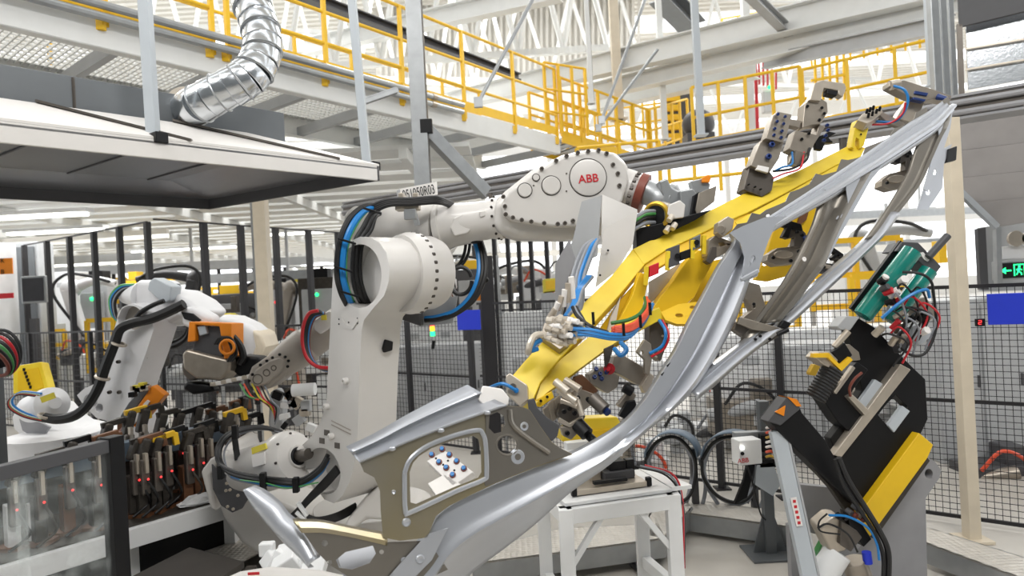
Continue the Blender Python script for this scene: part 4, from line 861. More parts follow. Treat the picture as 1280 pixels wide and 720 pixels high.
go(MB().slab([(1064, 184), (1068, 163), (1071, 150), (1084, 153), (1086, 160), (1080, 182), (1075, 186), (1074, 174), (1070, 172), (1068, 186)], plane(1075, 170, 4.05, (.2, -1, .1)), .05), 'end_bracket', 'yellow_paint', G, bevel=.004)
bolts(G, [P(x, y, 4.045) for x, y in ((1073, 157), (1078, 158), (1082, 159), (1076, 168))], (.2, -1, .1), .006, .005, 'black')
go(MB().slab([(868, 372), (890, 326), (910, 322), (892, 360), (866, 402), (842, 396)], pf_(3.62), .03), 'rear_web', 'deep_yellow', G, bevel=.003)
# far yellow plate visible through the door opening
go(MB().slab([(1004, 250), (1028, 243), (1028, 275), (1016, 310), (1004, 330), (985, 345), (960, 352), (944, 350), (958, 318), (966, 292), (980, 270)], plane(980, 300, 3.95, (.1, -1, 0)), .04, [ell(957, 330, 5, 2.5, 10)]), 'rear_plate', 'deep_yellow', G, bevel=.004)
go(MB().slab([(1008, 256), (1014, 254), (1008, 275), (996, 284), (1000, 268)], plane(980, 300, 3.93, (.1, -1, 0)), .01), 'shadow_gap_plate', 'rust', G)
# blocks bolted on the flange
for x, y, w, h, m in ((843, 320, 14, 26, 'dark_grey'), (818, 337, 12, 15, 'red_paint'), (871, 303, 10, 17, 'hood_grey'), (858, 318, 14, 12, 'black')):
    go(MB().slab([(x-w/2, y-h/2+3), (x+w/2, y-h/2-2), (x+w/2, y+h/2-3), (x-w/2, y+h/2+2)], plane(x, y, 3.36, (.15, -1, .1)), .05), 'stop_block', m, G, bevel=.004)
for x, y in ((847, 320), (871, 303)): go(MB().cyl(P(x, y, 3.345), P(x, y, 3.36), .014, n=12), 'block_bore', 'black', G)
for x, y in ((808, 341), (835, 322), (866, 308), (880, 302)): go(MB().bar(P(x, y-8, 3.37), P(x-1, y+16, 3.37), .03, .02), 'stiffener', 'yellow_paint', G, bevel=.003)
# tool changer between wrist and beam
T = thing('tool_changer', 'silver tool changer with brass ring between brown wrist ring and yellow beam', 'tool changer', P(840, 290, 3.8))
d0 = P(800, 243, 3.9); tdn = (P(860, 262, 3.85)-P(806, 240, 3.93)).normalized()
go(MB().lathe(P(806, 240, 3.9), tdn, [(0, .075), (.06, .07), (.1, .085), (.13, .11), (.16, .11), (.2, .08)], 28), 'adapter_flange', 'galvanised', T)
go(MB().slab([(824, 226), (834, 222), (840, 234), (852, 240), (850, 262), (835, 268), (824, 262), (830, 245)], plane(838, 245, 3.75), .12), 'arm_casting', 'galvanised', T, bevel=.012)
rc = P(820, 270, 3.66); go(MB().lathe(rc, V((-.6, -.75, 0)), [(-.1, .085), (-.01, .085), (0, .08)], 28), 'coupling_body', 'bare_metal', T); go(MB().torus(rc, V((-.6, -.75, 0)), .07, .014), 'brass_ring', 'brass', T)
go(MB().cyl(rc+V((.01, .02, 0)), rc+V((-.005, -.005, 0)), .058), 'coupling_core', 'black', T)
for k, (m_, y) in enumerate((('green_hose', 267), ('grey_hose', 264), ('grey_hose', 278), ('black_rubber', 272))): cable(T, [P(818, y, 3.66), P(806, y+1, 3.6), P(794, y+8, 3.55), P(775, y+20, 3.6)], .012, m_)
go(MB().slab([(836, 256), (850, 250), (857, 256), (855, 272), (840, 274), (834, 268)], plane(845, 262, 3.6), .09), 'valve_box', 'hood_white', T, bevel=.006)
go(MB().slab([(850, 238), (866, 235), (874, 244), (870, 262), (860, 276), (852, 274)], plane(860, 255, 3.7), .1), 'cast_body', 'galvanised', T, bevel=.01)
go(MB().slab([(864, 226), (880, 222), (888, 230), (886, 240), (868, 242)], plane(875, 232, 3.72), .08), 'sensor_head', 'galvanised', T, bevel=.006)
go(MB().slab([(878, 222), (886, 218), (889, 222), (887, 228), (878, 228)], plane(882, 224, 3.7), .05), 'orange_cap', 'orange', T, bevel=.004)
go(MB().slab([(874, 241), (896, 232), (893, 252), (872, 268), (870, 262)], plane(883, 250, 3.64, (.2, -1, .1)), .012), 'cover_plate', 'bare_metal', T, bevel=.002)
go(MB().slab([(868, 244), (874, 240), (870, 268), (864, 270)], plane(870, 255, 3.66), .06), 'black_plate', 'black', T)
go(MB().slab([(795, 286), (830, 278), (872, 266), (890, 262), (868, 276), (830, 294), (796, 312)], plane(830, 290, 3.62), .12), 'mount_plate', 'black', T, bevel=.005)
for x, y in ((836, 276), (840, 286), (832, 290)): go(MB().cyl(P(x, y, 3.58), P(x+4, y-6, 3.6), .016), 'fitting', 'connector', T)
# left end blocks
go(MB().slab([(632, 470), (637, 466), (659, 481), (660, 500), (650, 508), (634, 494)], plane(646, 486, 3.02, (-.1, -1, .3)), .07), 'end_clamp_block', 'machined', G, bevel=.005)
go(MB().cyl(P(641, 483, 3.0), P(642, 483, 3.03), .014), 'block_bore', 'steel_dark', G); go(MB().cyl(P(645, 488, 3.0), P(646, 488, 3.04), .012), 'blue_fitting', 'blue_hose', G)
cable(G, [P(645, 488, 3.0), P(630, 480, 3.0), P(618, 482, 3.05), P(606, 488, 3.2)], .008, 'blue_hose')
# valve terminal with connectors and cables
VT = thing('valve_terminal', 'valve terminal crowded with pale plugs where the cables meet on the yellow beam', 'valve terminal', P(690, 440, 3.2))
vp = (P(690, 420, 3.16), GB[1])
go(MB().slab([(676, 420), (700, 437), (712, 428), (708, 410), (690, 398), (680, 404)], gb(.05), .05), 'terminal_plate', 'bare_metal', VT, bevel=.004)
go(MB().slab([(688, 400), (700, 392), (728, 402), (716, 420), (704, 422)], gb(.09), .05), 'terminal_plate', 'machined', VT, bevel=.004)
rr = random.Random(11)
for k in range(26):
    x = 684+(k % 7)*5.2+rr.uniform(-2, 2); y = 400+(k//7)*8+(k % 7)*.4+rr.uniform(-2, 2)
    a = P(x, y, 3.02); c = P(x+rr.uniform(11, 17), y+rr.uniform(0, 5), 3.02-rr.uniform(0, .06))
    go(MB().cyl(a, a.lerp(c, .45), .017, n=10).cyl(a.lerp(c, .4), c, .013, n=10), 'plug', ['connector', 'machined', 'paper'][k % 3], VT)
for k in range(6):
    a = P(686+k*6, 398-k*5, 3.12); go(MB().cyl(a, P(694+k*4, 386-k*8, 3.1), .014, n=10), 'plug', ['machined', 'paper'][k % 2], VT)
for k in range(14):
    m_ = ['blue_hose', 'blue_hose', 'black_rubber', 'grey_hose', 'blue_hose', 'red_hose', 'green_hose'][k % 7]
    x0, y0 = 702+(k % 5)*3, 410+(k*2.1 % 14)
    if m_ in ('blue_hose', 'black_rubber'):
        pts = [(x0, y0, 3.0), (735, 412+k*.6, 2.98), (765, 418+k*.5, 3.0), (786, 417+k*.4, 3.05), (802, 407-k*.2, 3.15), (812, 390, 3.28), (816, 380, 3.36)]
    elif m_ == 'red_hose': pts = [(765, 408+k*.5, 3.02), (785, 408+k*.4, 3.05), (800, 398, 3.1), (810, 385, 3.2), (808, 372, 3.32)]
    else: pts = [(764, 404, 3.04), (785, 400, 3.06), (800, 392, 3.12), (807, 380, 3.25), (806, 372, 3.32)]
    cable(VT, pc_(pts), .009, m_)
for k in range(5): cable(VT, pc_([(768, 409+k*1.6, 3.02), (788, 406+k*1.6, 3.04), (803, 396+k*1.4, 3.12), (812, 386, 3.2), (811, 376, 3.3)]), .008, 'red_hose')
for k in range(3): cable(VT, pc_([(716+k*2, 384, 3.1), (722+k*2, 395, 3.04), (738, 408+k*2, 3.0), (760, 416+k*2, 3.0)]), .010, ['black_rubber', 'grey_hose', 'black_rubber'][k])
for k in range(4): cable(VT, pc_([(735+k*2, 345, 3.3), (722+k*2, 362, 3.28), (716+k*2, 380, 3.2), (706+k, 396, 3.1)]), .010, ['blue_hose', 'blue_hose', 'blue_hose', 'grey_hose'][k])
for x, y in ((779, 412), (800, 402), (812, 386), (741, 398)): go(MB().bar(P(x, y-8, 2.98), P(x+1, y+8, 2.98), .012, .012), 'cable_tie', 'black', VT)
cable(VT, pc_([(676, 425, 3.1), (668, 430, 3.08), (664, 438, 3.08), (672, 436, 3.1)]), .012, 'blue_hose'); cable(VT, pc_([(678, 418, 3.1), (668, 420, 3.08), (662, 432, 3.06), (660, 442, 3.08)]), .016, 'connector')
# ---- clamps
def blk(t, q, px, py, d, th, m='bare_metal', n=(.1, -1, .1), name='clamp_block', bev=.004, holes=()):
    return go(MB().slab(q, plane(px, py, d, n), th, holes), name, m, t, bevel=bev)
C1 = thing('clamp_tower', 'tall metal clamp tower with blue-headed screws on the upper yellow beam', 'clamp', P(945, 240, 3.85))
blk(C1, [(929, 237), (938, 205), (961, 213), (968, 222), (965, 238), (953, 246)], 945, 225, 3.82, .1, 'steel_dark', name='tower_foot')
blk(C1, [(938, 207), (950, 178), (958, 171), (980, 177), (974, 198), (962, 216)], 955, 195, 3.8, .08, 'bare_metal', name='tower_middle')
blk(C1, [(957, 173), (966, 145), (972, 139), (990, 143), (984, 168), (978, 178)], 972, 160, 3.78, .07, 'bare_metal', name='tower_head')
bolts(C1, [P(x, y, 3.775) for x, y in ((972, 143), (981, 146), (971, 152), (979, 155), (968, 161), (977, 164), (967, 169), (976, 172))], (0, -1, 0), .009, .012, 'sensor_blue')
bolts(C1, [P(x, y, 3.795) for x, y in ((964, 181), (960, 196))], (0, -1, 0), .017, .02, 'sensor_blue')
blk(C1, [(947, 206), (962, 209), (960, 216), (945, 212)], 953, 210, 3.79, .02, 'paper', name='white_tab')
bolts(C1, [P(x, y, 3.8) for x, y in ((935, 231), (943, 234), (950, 237))], (0, -1, 0), .006, .02, 'black')
C2 = thing('pneumatic_clamp', 'metal toggle clamp with hooked jaw rising right of the clamp tower', 'clamp', P(1000, 205, 3.95))
blk(C2, [(986, 186), (994, 163), (1020, 168), (1024, 155), (1032, 158), (1018, 180), (1012, 192), (1000, 192)], 1005, 175, 3.85, .08, 'bare_metal', name='clamp_body')
blk(C2, [(1003, 160), (1006, 130), (1018, 117), (1034, 128), (1035, 140), (1026, 155), (1015, 156)], 1018, 140, 3.85, .08, 'bare_metal', name='toggle_housing')
blk(C2, [(1012, 125), (1018, 104), (1028, 100), (1056, 104), (1058, 110), (1054, 121), (1048, 118), (1048, 113), (1030, 110), (1026, 126)], 1035, 112, 3.85, .05, 'machined', name='jaw')
blk(C2, [(1034, 111), (1048, 114), (1046, 120), (1034, 117)], 1040, 115, 3.84, .05, 'black', name='jaw_pad')
blk(C2, [(990, 191), (996, 188), (1004, 192), (1000, 206), (990, 205)], 996, 197, 3.86, .06, 'bare_metal', name='cylinder_body')
go(MB().cyl(P(1000, 190, 3.86), P(993, 206, 3.88), .045), 'cylinder', 'bare_metal', C2)
blk(C2, [(985, 148), (1002, 151), (1000, 160), (984, 156)], 992, 153, 3.84, .05, 'bare_metal', name='side_arm')
blk(C2, [(1018, 172), (1030, 168), (1036, 164), (1046, 166), (1036, 172), (1042, 178), (1032, 178), (1028, 188), (1020, 186)], 1030, 176, 3.9, .03, 'black', name='locator_fork')
bolts(C2, [P(x, y, 3.845) for x, y in ((1009, 133), (1027, 135), (1030, 142), (1024, 150), (1011, 167), (1002, 174))], (0, -1, 0), .009, .008, 'black')
bolts(C2, [P(x, y, 3.84) for x, y in ((1033, 157), (1034, 163), (1031, 170), (1029, 176))], (0, -1, 0), .01, .02, 'sensor_blue')
cable(C2, pc_([(1012, 185, 3.84), (1008, 200, 3.82), (992, 210, 3.82), (978, 213, 3.83), (966, 214, 3.84)]), .007, 'black_rubber'); cable(C2, pc_([(990, 190, 3.84), (990, 205, 3.82), (978, 209, 3.82), (968, 214, 3.84)]), .006, 'blue_hose'); cable(C2, pc_([(1005, 190, 3.83), (1000, 210, 3.8), (980, 217, 3.8), (966, 223, 3.82)]), .005, 'red_paint')
C3 = thing('end_clamp', 'metal clamp with blue tips at the top end of the panel', 'clamp', P(1130, 150, 4.1))
blk(C3, [(1112, 102), (1130, 100), (1168, 112), (1190, 120), (1188, 126), (1166, 124), (1150, 126), (1128, 116), (1112, 108)], 1145, 112, 4.05, .07, 'bare_metal', name='clamp_body')
blk(C3, [(1140, 120), (1158, 124), (1148, 145), (1138, 152), (1120, 148), (1126, 138)], 1140, 135, 4.1, .06, 'machined', name='support_plate')
blk(C3, [(1144, 113), (1161, 116), (1159, 120), (1143, 117)], 1150, 116, 4.04, .04, 'sensor_blue', name='blue_block'); blk(C3, [(1142, 121), (1158, 124), (1156, 127), (1141, 124)], 1150, 123, 4.04, .04, 'sensor_blue', name='blue_block')
go(MB().cyl(P(1172, 121, 4.05), P(1186, 124, 4.0), .02, .01), 'tip', 'sensor_blue', C3); go(MB().cyl(P(1112, 107, 4.05), P(1124, 105, 4.05), .03), 'fitting', 'machined', C3)
cable(C3, pc_([(1116, 107, 4.03), (1130, 112, 4.0), (1135, 124, 4.0), (1130, 140, 4.02), (1118, 152, 4.05), (1095, 152, 4.1)]), .008, 'blue_hose'); cable(C3, pc_([(1132, 128, 4.0), (1128, 142, 4.02), (1112, 154, 4.05), (1090, 156, 4.1)]), .006, 'red_paint')
C4 = thing('hinge_block', 'pale bracket with black screws and arm bar on the yellow beam end', 'bracket', P(1090, 160, 4.1))
blk(C4, [(1072, 150), (1078, 142), (1100, 134), (1104, 140), (1092, 150), (1084, 154)], 1088, 146, 4.04, .06, 'machined', n=(.1, -.8, .6), name='top_block')
blk(C4, [(1098, 142), (1104, 140), (1132, 154), (1126, 160), (1110, 154)], 1115, 150, 4.08, .03, 'bare_metal', name='arm_bar')
bolts(C4, [P(x, y, 4.03) for x, y in ((1083, 142), (1087, 140), (1091, 138), (1090, 145), (1095, 142), (1099, 139), (1085, 147))], (0, -.5, .9), .008, .03, 'black')
def inner_clamp(lab, cx, cy, d, s=1.0, a=0, m='bare_metal'):
    t = thing('pneumatic_clamp', lab, 'clamp', P(cx, cy+14*s, d))
    def q(l):
        c_, s_ = math.cos(a), math.sin(a); return [(cx+(x*c_-y*s_)*s, cy+(x*s_+y*c_)*s) for x, y in l]
    blk(t, q([(-22, 12), (-10, 4), (8, 2), (16, -10), (24, -8), (22, 12), (10, 24), (-12, 26), (-24, 20)]), cx, cy, d, .07, m, name='clamp_body')
    blk(t, q([(-2, -12), (4, -24), (18, -22), (26, -14), (20, 4), (10, 2), (12, -10), (4, -8)]), cx, cy, d-.04, .05, 'steel_dark', name='jaw_arm')
    blk(t, q([(-4, -24), (-6, -34), (20, -26), (22, -18), (8, -20), (4, -8), (-4, -10), (2, -22)]), cx, cy, d-.06, .04, 'black', name='jaw')
    go(MB().slab(q(ell(-2, 12, 12, 5, 14)), plane(cx, cy, d-.03), .04), 'pivot_cover', 'machined', t, bevel=.004)
    bolts(t, [P(x, y, d-.07) for x, y in q([(14, -16), (20, -12), (-16, 16), (6, 20), (16, 8)])], (0, -1, 0), .01, .014, 'black')
    go(MB().cyl(P(*q([(22, -6)])[0], d-.02), P(*q([(32, -10)])[0], d-.02), .02), 'blue_sensor', 'sensor_blue', t)
    return t
inner_clamp('metal clamp seen through the first door opening of the panel', 982, 306, 3.75, 1.0)
inner_clamp('brownish clamp seen through the rear door opening', 1122, 212, 4.15, .95, -.1)
inner_clamp('dark clamp block at the foot of the middle pillar', 1040, 328, 3.95, .55, .3, 'dark_grey')
t = thing('sill_clamp', 'dark clamp gripping the rear sill below the middle pillar', 'clamp', P(955, 425, 3.7))
blk(t, [(920, 402), (940, 406), (985, 404), (986, 412), (972, 422), (955, 432), (935, 424), (918, 412)], 950, 415, 3.3, .06, 'steel_dark', name='clamp_base'); blk(t, [(925, 396), (940, 400), (976, 410), (970, 416), (940, 412), (922, 404)], 950, 405, 3.27, .02, 'bare_metal', name='jaw')
blk(t, [(928, 350), (950, 356), (954, 372), (958, 385), (942, 402), (928, 398), (940, 388), (934, 374), (920, 365)], 942, 378, 3.48, .06, 'bare_metal', name='arm_plate', holes=[ell(943, 383, 2, 2, 8)])
blk(t, [(980, 400), (990, 404), (984, 412), (974, 408)], 982, 406, 3.24, .03, 'black', name='pin_block'); go(MB().cyl(P(972, 418, 3.24), P(985, 412, 3.24), .012), 'pin', 'black', t)
bolts(t, [P(x, y, 3.24) for x, y in ((944, 424), (962, 424), (950, 420), (942, 380))], (0, -1, 0), .008, .008, 'black')
# clamp cluster at the lower end of the beam
t = thing('locator_unit', 'bare metal block unit with pins hanging at the lower end of the yellow beam', 'clamp', P(720, 530, 3.25))
blk(t, [(735, 468), (752, 458), (775, 470), (772, 484), (760, 492), (738, 480)], 755, 475, 3.25, .09, 'bare_metal', name='top_block')
bolts(t, [P(x, y, 3.24) for x, y in ((745, 462), (750, 468), (758, 466), (752, 474), (743, 472))], (.1, -.8, .5), .011, .016, 'sensor_blue')
blk(t, [(718, 472), (728, 468), (748, 488), (740, 500), (720, 484)], 733, 483, 3.2, .06, 'rust', name='brown_block')
for x0, y0, x1, y1, r, m in ((694, 477, 710, 490, .020, 'connector'), (706, 475, 725, 487, .018, 'machined'), (698, 487, 720, 502, .018, 'connector'), (702, 500, 722, 508, .014, 'machined'), (740, 497, 756, 512, .032, 'steel_dark'), (752, 508, 760, 516, .018, 'sensor_blue'), (722, 530, 734, 543, .034, 'black'), (732, 541, 742, 551, .020, 'black'), (718, 490, 728, 520, .014, 'machined')):
    go(MB().cyl(P(x0, y0, 3.1), P(x1, y1, 3.06), r), 'pin_cylinder', m, t)
blk(t, [(720, 484), (742, 492), (740, 506), (726, 516), (712, 508), (710, 494)], 726, 500, 3.18, .07, 'bare_metal', name='slide_block')
blk(t, [(700, 505), (714, 503), (726, 516), (732, 520), (726, 534), (712, 538), (702, 530), (696, 518)], 713, 520, 3.14, .08, 'steel_dark', name='cylinder_block')
blk(t, [(700, 522), (712, 529), (728, 520), (730, 524), (712, 535), (698, 528)], 714, 527, 3.1, .03, 'machined', name='angle_bracket')
blk(t, [(700, 533), (716, 534), (724, 540), (714, 550), (704, 545)], 712, 541, 3.1, .05, 'bare_metal', name='lower_block')
bolts(t, [P(x, y, 3.09) for x, y in ((705, 514), (712, 510), (718, 516), (709, 541), (722, 497), (735, 499))], (0, -1, 0), .012, .012, 'black')
for x, y in ((688, 505), (696, 500), (682, 512)): blk(t, [(x-3, y), (x+4, y-6), (x+8, y+18), (x+2, y+24)], x, y, 3.2, .04, 'machined', name='finger_plate')
t = thing('locator_block', 'short yellow bolt block under the beam end beside the pins', 'block', P(680, 505, 3.1))
blk(t, [(668, 501), (690, 489), (693, 497), (676, 509), (670, 508)], 680, 500, 3.1, .06, 'deep_yellow', name='block'); bolts(t, [P(x, y, 3.09) for x, y in ((676, 501), (684, 496))], (0, -1, 0), .007, .01, 'black')
t = thing('shield_strip', 'dark brown curved guard strip inside the panel corner', 'guard', P(680, 530, 2.95))
blk(t, [(660, 500), (668, 498), (672, 510), (684, 522), (700, 532), (697, 545), (690, 552), (672, 536), (662, 518)], 680, 525, 2.98, .03, 'dark_grey', name='strip')
t = thing('swing_cylinder', 'large bare metal swing cylinder below the red cap', 'clamp', P(800, 480, 3.3))
blk(t, [(768, 446), (776, 442), (810, 462), (802, 482), (796, 480), (764, 462)], 787, 462, 3.28, .09, 'bare_metal', name='cylinder_body'); blk(t, [(802, 482), (812, 466), (818, 470), (812, 488), (806, 492)], 810, 478, 3.24, .06, 'machined', name='end_flange')
blk(t, [(796, 440), (806, 424), (814, 430), (816, 444), (812, 470), (806, 466), (806, 450)], 806, 445, 3.2, .03, 'bare_metal', name='side_plate', holes=[ell(802, 441, 2.5, 3, 8)])
go(MB().lathe(P(762, 461, 3.24), V((-.3, -.9, .1)), [(0, .028), (.01, .028), (.012, .012), (.03, .01)]), 'red_cap', 'red_paint', t)
blk(t, [(755, 436), (768, 430), (762, 452), (757, 460)], 762, 445, 3.22, .02, 'fixture_grime', name='cheek_plate')
blk(t, [(782, 484), (796, 494), (790, 504), (776, 510), (772, 506), (784, 492)], 785, 497, 3.2, .05, 'bare_metal', name='lower_bracket'); blk(t, [(774, 520), (784, 502), (794, 500), (796, 506), (784, 526), (778, 522)], 784, 512, 3.16, .04, 'black', name='black_finger')
go(MB().cyl(P(780, 484, 3.18), P(790, 490, 3.18), .025), 'black_knob', 'black', t); cable(t, pc_([(776, 428, 3.2), (783, 437, 3.15), (776, 444, 3.15), (768, 436, 3.2)]), .012, 'blue_hose'); cable(t, pc_([(824, 400, 3.25), (832, 415, 3.2), (828, 432, 3.2), (812, 442, 3.2)]), .008, 'blue_hose'); cable(t, pc_([(828, 400, 3.25), (836, 418, 3.2), (830, 436, 3.2), (814, 446, 3.2)]), .006, 'red_paint')
t = thing('mount_block', 'dark bolted mounting block behind the cable bundle', 'block', P(826, 440, 3.45))
blk(t, [(812, 406), (836, 396), (834, 430), (826, 452), (812, 440)], 823, 425, 3.4, .1, 'steel_dark', name='block'); bolts(t, [P(x, y, 3.39) for x, y in ((816, 442), (822, 438), (820, 446), (828, 420))], (0, -1, 0), .006, .006, 'machined')
t = thing('block_unit', 'pale machined block pair where yellow beam meets the curved panel', 'block', P(910, 310, 3.4))
blk(t, [(898, 278), (910, 270), (918, 274), (916, 286), (904, 296), (897, 290)], 907, 282, 3.38, .06, 'machined', name='upper_block'); go(MB().cyl(P(901, 287, 3.36), P(903, 286, 3.4), .02), 'roller', 'bare_metal', t)
blk(t, [(886, 300), (894, 294), (920, 304), (908, 316), (896, 322), (884, 320)], 900, 308, 3.42, .08, 'bare_metal', name='lower_block', holes=[[(898, 304), (904, 302), (908, 306), (900, 308)]])
blk(t, [(882, 326), (890, 308), (896, 308), (896, 322), (888, 330)], 888, 320, 3.4, .05, 'steel_dark', name='dark_block')
t = thing('yellow_pad', 'flat yellow box hanging below the clamp pins', 'box', P(738, 560, 4.0))
blk(t, [(702, 540), (730, 523), (772, 521), (778, 534), (766, 544), (730, 556), (702, 552)], 740, 540, 3.9, .2, 'yellow_paint', name='body', bev=.01); blk(t, [(728, 540), (764, 536), (760, 546), (735, 553)], 745, 544, 3.88, .03, 'deep_yellow', name='lid')
# control block behind the window opening
t = thing('valve_block', 'beige manifold block with blue-centred screws seen through the panel window', 'valve block', P(565, 610, 3.6))
vb = (P(560, 582, 3.5), V((-.1, -.75, .65)).normalized())
go(MB().slab([(533, 576), (556, 563), (592, 590), (566, 608)], vb, .07), 'block', 'paper', t, bevel=.005); go(MB().slab([(534, 604), (556, 592), (578, 606), (548, 624)], vb, .15), 'base', 'hood_white', t, bevel=.005)
for x, y in ((540, 569), (549, 578), (558, 585), (566, 594), (553, 562), (562, 569), (571, 577), (580, 586)):
    go(MB().lathe(PL(x, y, vb), vb[1], [(0, .017), (.006, .017), (.007, .012)], 12), 'screw_seat', 'brown_ring', t); go(MB().lathe(PL(x, y, vb), vb[1], [(0, .011), (.02, .011)], 10), 'blue_screw', 'blue_hose', t)
for x, y in ((545, 573), (554, 581), (568, 588), (560, 576)): go(MB().lathe(PL(x, y, vb), vb[1], [(0, .006), (.002, .006)], 8), 'hole', 'black', t)
# ================= RIGHT WELD GUN ON ITS STAND =================
D = 3.9
W = thing('weld_gun', 'black C-shaped weld gun with teal cylinders leaning on a grey stand', 'weld gun', P(1110, 660, D))
nW = (.12, -1, .05)
def wb(name, q, d, th, m, holes=(), bev=.005, n=nW, lab=None, par=None):
    return go(MB().slab(q, plane(1080, 480, d, n), th, holes), name, m, par or W, bevel=bev, label=lab)
wb('gun_body', [(1060, 410), (1074, 398), (1092, 408), (1134, 452), (1140, 458), (1157, 474), (1160, 524), (1152, 541), (1078, 640), (1070, 632), (1044, 592), (1046, 572), (1038, 548), (1060, 520), (1078, 488), (1068, 450)], D, .07, 'black', [[(1098, 519), (1108, 506), (1120, 494), (1134, 508), (1118, 540), (1108, 530)]])
wb('lower_arm', [(961, 526), (984, 497), (1000, 508), (1003, 516), (1032, 550), (1045, 574), (1060, 600), (1078, 636), (1066, 630), (1000, 566)], D-.05, .12, 'black', bev=.008)
wb('arm_cap', [(960, 527), (983, 497), (1000, 505), (1000, 512), (976, 532)], D-.07, .1, 'dark_grey')
wb('warning_triangle', [(969, 515), (982, 507), (980, 520)], D-.078, .01, 'orange', bev=0, lab='orange warning triangle')
wb('cap_edge', [(984, 496), (996, 499), (1002, 508), (996, 508)], D-.075, .1, 'orange', bev=0)
wb('upper_arm', [(1028, 498), (1040, 480), (1056, 470), (1072, 452), (1086, 462), (1068, 486), (1062, 497), (1082, 519), (1062, 540), (1048, 528)], D-.04, .12, 'black', bev=.008)
wb('guide_rail', [(1042, 490), (1066, 457), (1070, 460), (1046, 493)], D-.07, .03, 'machined')
wb('diagonal_bar', [(1042, 569), (1126, 455), (1139, 462), (1052, 572)], D-.06, .06, 'machined', lab='light grey diagonal bar')
wb('crossbar', [(1060, 496), (1066, 493), (1088, 514), (1082, 520)], D-.08, .06, 'machined')
wb('slide_plate', [(1074, 502), (1094, 474), (1104, 480), (1088, 508), (1082, 512)], D-.03, .03, 'grey_light')
wb('slide_plate', [(1110, 532), (1128, 507), (1138, 514), (1118, 541)], D-.015, .03, 'grey_light')
go(MB().tube(pc_([(1063, 495, D-.1), (1062, 485, D-.12), (1068, 474, D-.12), (1077, 466, D-.1)]), .008), 'hose', 'brown_ring', W)
wb('grey_block', [(1047, 408), (1058, 395), (1075, 396), (1063, 413), (1050, 412)], D-.08, .1, 'machine_grey')
go(MB().cyl(P(1060, 414, D-.08), P(1043, 434, D-.08), .02), 'ram_rod', 'machined', W)
J = wb('electrode_holder', [(1018, 447), (1024, 440), (1038, 440), (1048, 450), (1043, 463), (1030, 456)], D-.1, .1, 'machined')
wb('yellow_chevron', [(1036, 441), (1050, 456), (1062, 446), (1066, 450), (1052, 464), (1034, 446)], D-.12, .02, 'rail_yellow', bev=0)
wb('yellow_plate', [(1017, 442), (1036, 441), (1036, 447), (1016, 447)], D-.12, .03, 'rail_yellow', bev=0); wb('brass_tip', [(1012, 466), (1018, 455), (1026, 458), (1020, 470), (1013, 469)], D-.12, .04, 'brass')
wb('black_plate', [(1040, 440), (1056, 428), (1066, 444), (1052, 458)], D-.1, .03, 'black'); wb('small_block', [(1052, 434), (1062, 430), (1074, 440), (1076, 450), (1062, 452)], D-.09, .05, 'bare_metal')
b = MB()
for k in range(11):
    a = P(1041-k*2.1, 462+k*3.4, D-.08); b.torus(a, P(1020, 496, D)-P(1041, 462, D), .052, .010, 18, 6)
go(b, 'bellows', 'black_rubber', W); go(MB().cyl(P(1042, 460, D-.08), P(1019, 498, D-.08), .048), 'bellows_core', 'black', W)
# cylinders
ca, cb = P(1140, 314, D-.02), P(1078, 395, D-.02); cdn = (cb-ca).normalized(); L = (cb-ca).length
go(MB().lathe(ca, cdn, [(0, .056), (L*.98, .056), (L, .05)], 28), 'teal_cylinder', 'teal', W)
go(MB().lathe(P(1161, 338, D-.03), cdn, [(0, .048), (.36, .048), (.38, .03)], 28), 'teal_cylinder', 'teal', W)
go(MB().bar(P(1128, 304, D+.04), P(1066, 388, D+.04), .03, .05), 'tie_rod', 'black', W)
wb('cylinder_head', [(1120, 314), (1128, 302), (1148, 303), (1177, 333), (1168, 345), (1148, 326), (1136, 316)], D-.07, .13, 'dark_grey')
wb('white_mark', [(1150, 316), (1154, 315), (1162, 324), (1160, 327), (1155, 324)], D-.078, .008, 'paper', bev=0)
go(MB().cyl(P(1160, 322, D), P(1185, 294, D), .022), 'ram_end', 'dark_grey', W, bevel=.004)
rr = random.Random(5)
for k in range(22):
    x, y = 1092+k*2.6+rr.uniform(-8, 6), 372+rr.uniform(-20, 70); 
    if k > 14: x, y = 1110+rr.uniform(0, 50), 395+rr.uniform(0, 45)
    a = P(x, y, D-.1); c = P(x+rr.uniform(5, 12), y-rr.uniform(3, 10), D-.14)
    go(MB().cyl(a, c, rr.uniform(.012, .024), n=10), 'fitting', ['machined', 'paper', 'dark_grey', 'black', 'red_paint', 'steel_dark'][k % 6], W)
for k in range(12):
    x, y = 1100+k*4, 400+rr.uniform(-30, 20)
    cable(W, [P(x, y, D-.1), P(x+12, y-18+rr.uniform(-10, 20), D-.16), P(x+25+rr.uniform(-6, 10), y+10, D-.15), P(x+16, y+rr.uniform(30, 48), D-.1)], .006, ['black_rubber', 'black_rubber', 'grey_hose', 'red_paint'][k % 4])
cable(W, pc_([(1102, 398, D-.15), (1120, 382, D-.17), (1140, 368, D-.18), (1158, 362, D-.17), (1162, 372, D-.15)]), .009, 'blue_hose')
cable(W, pc_([(1128, 340, D-.1), (1150, 342, D-.15), (1164, 352, D-.15), (1168, 375, D-.12)]), .008)
cable(W, pc_([(1168, 375, D-.12), (1170, 410, D-.14), (1158, 440, D-.14), (1140, 444, D-.12), (1122, 432, D-.1)]), .008)
wb('valve_island', [(1138, 376), (1158, 371), (1172, 392), (1160, 404), (1146, 398)], D-.12, .06, 'bare_metal'); wb('connector_box', [(1140, 408), (1160, 402), (1166, 420), (1150, 432), (1140, 424)], D-.1, .06, 'grey_light')
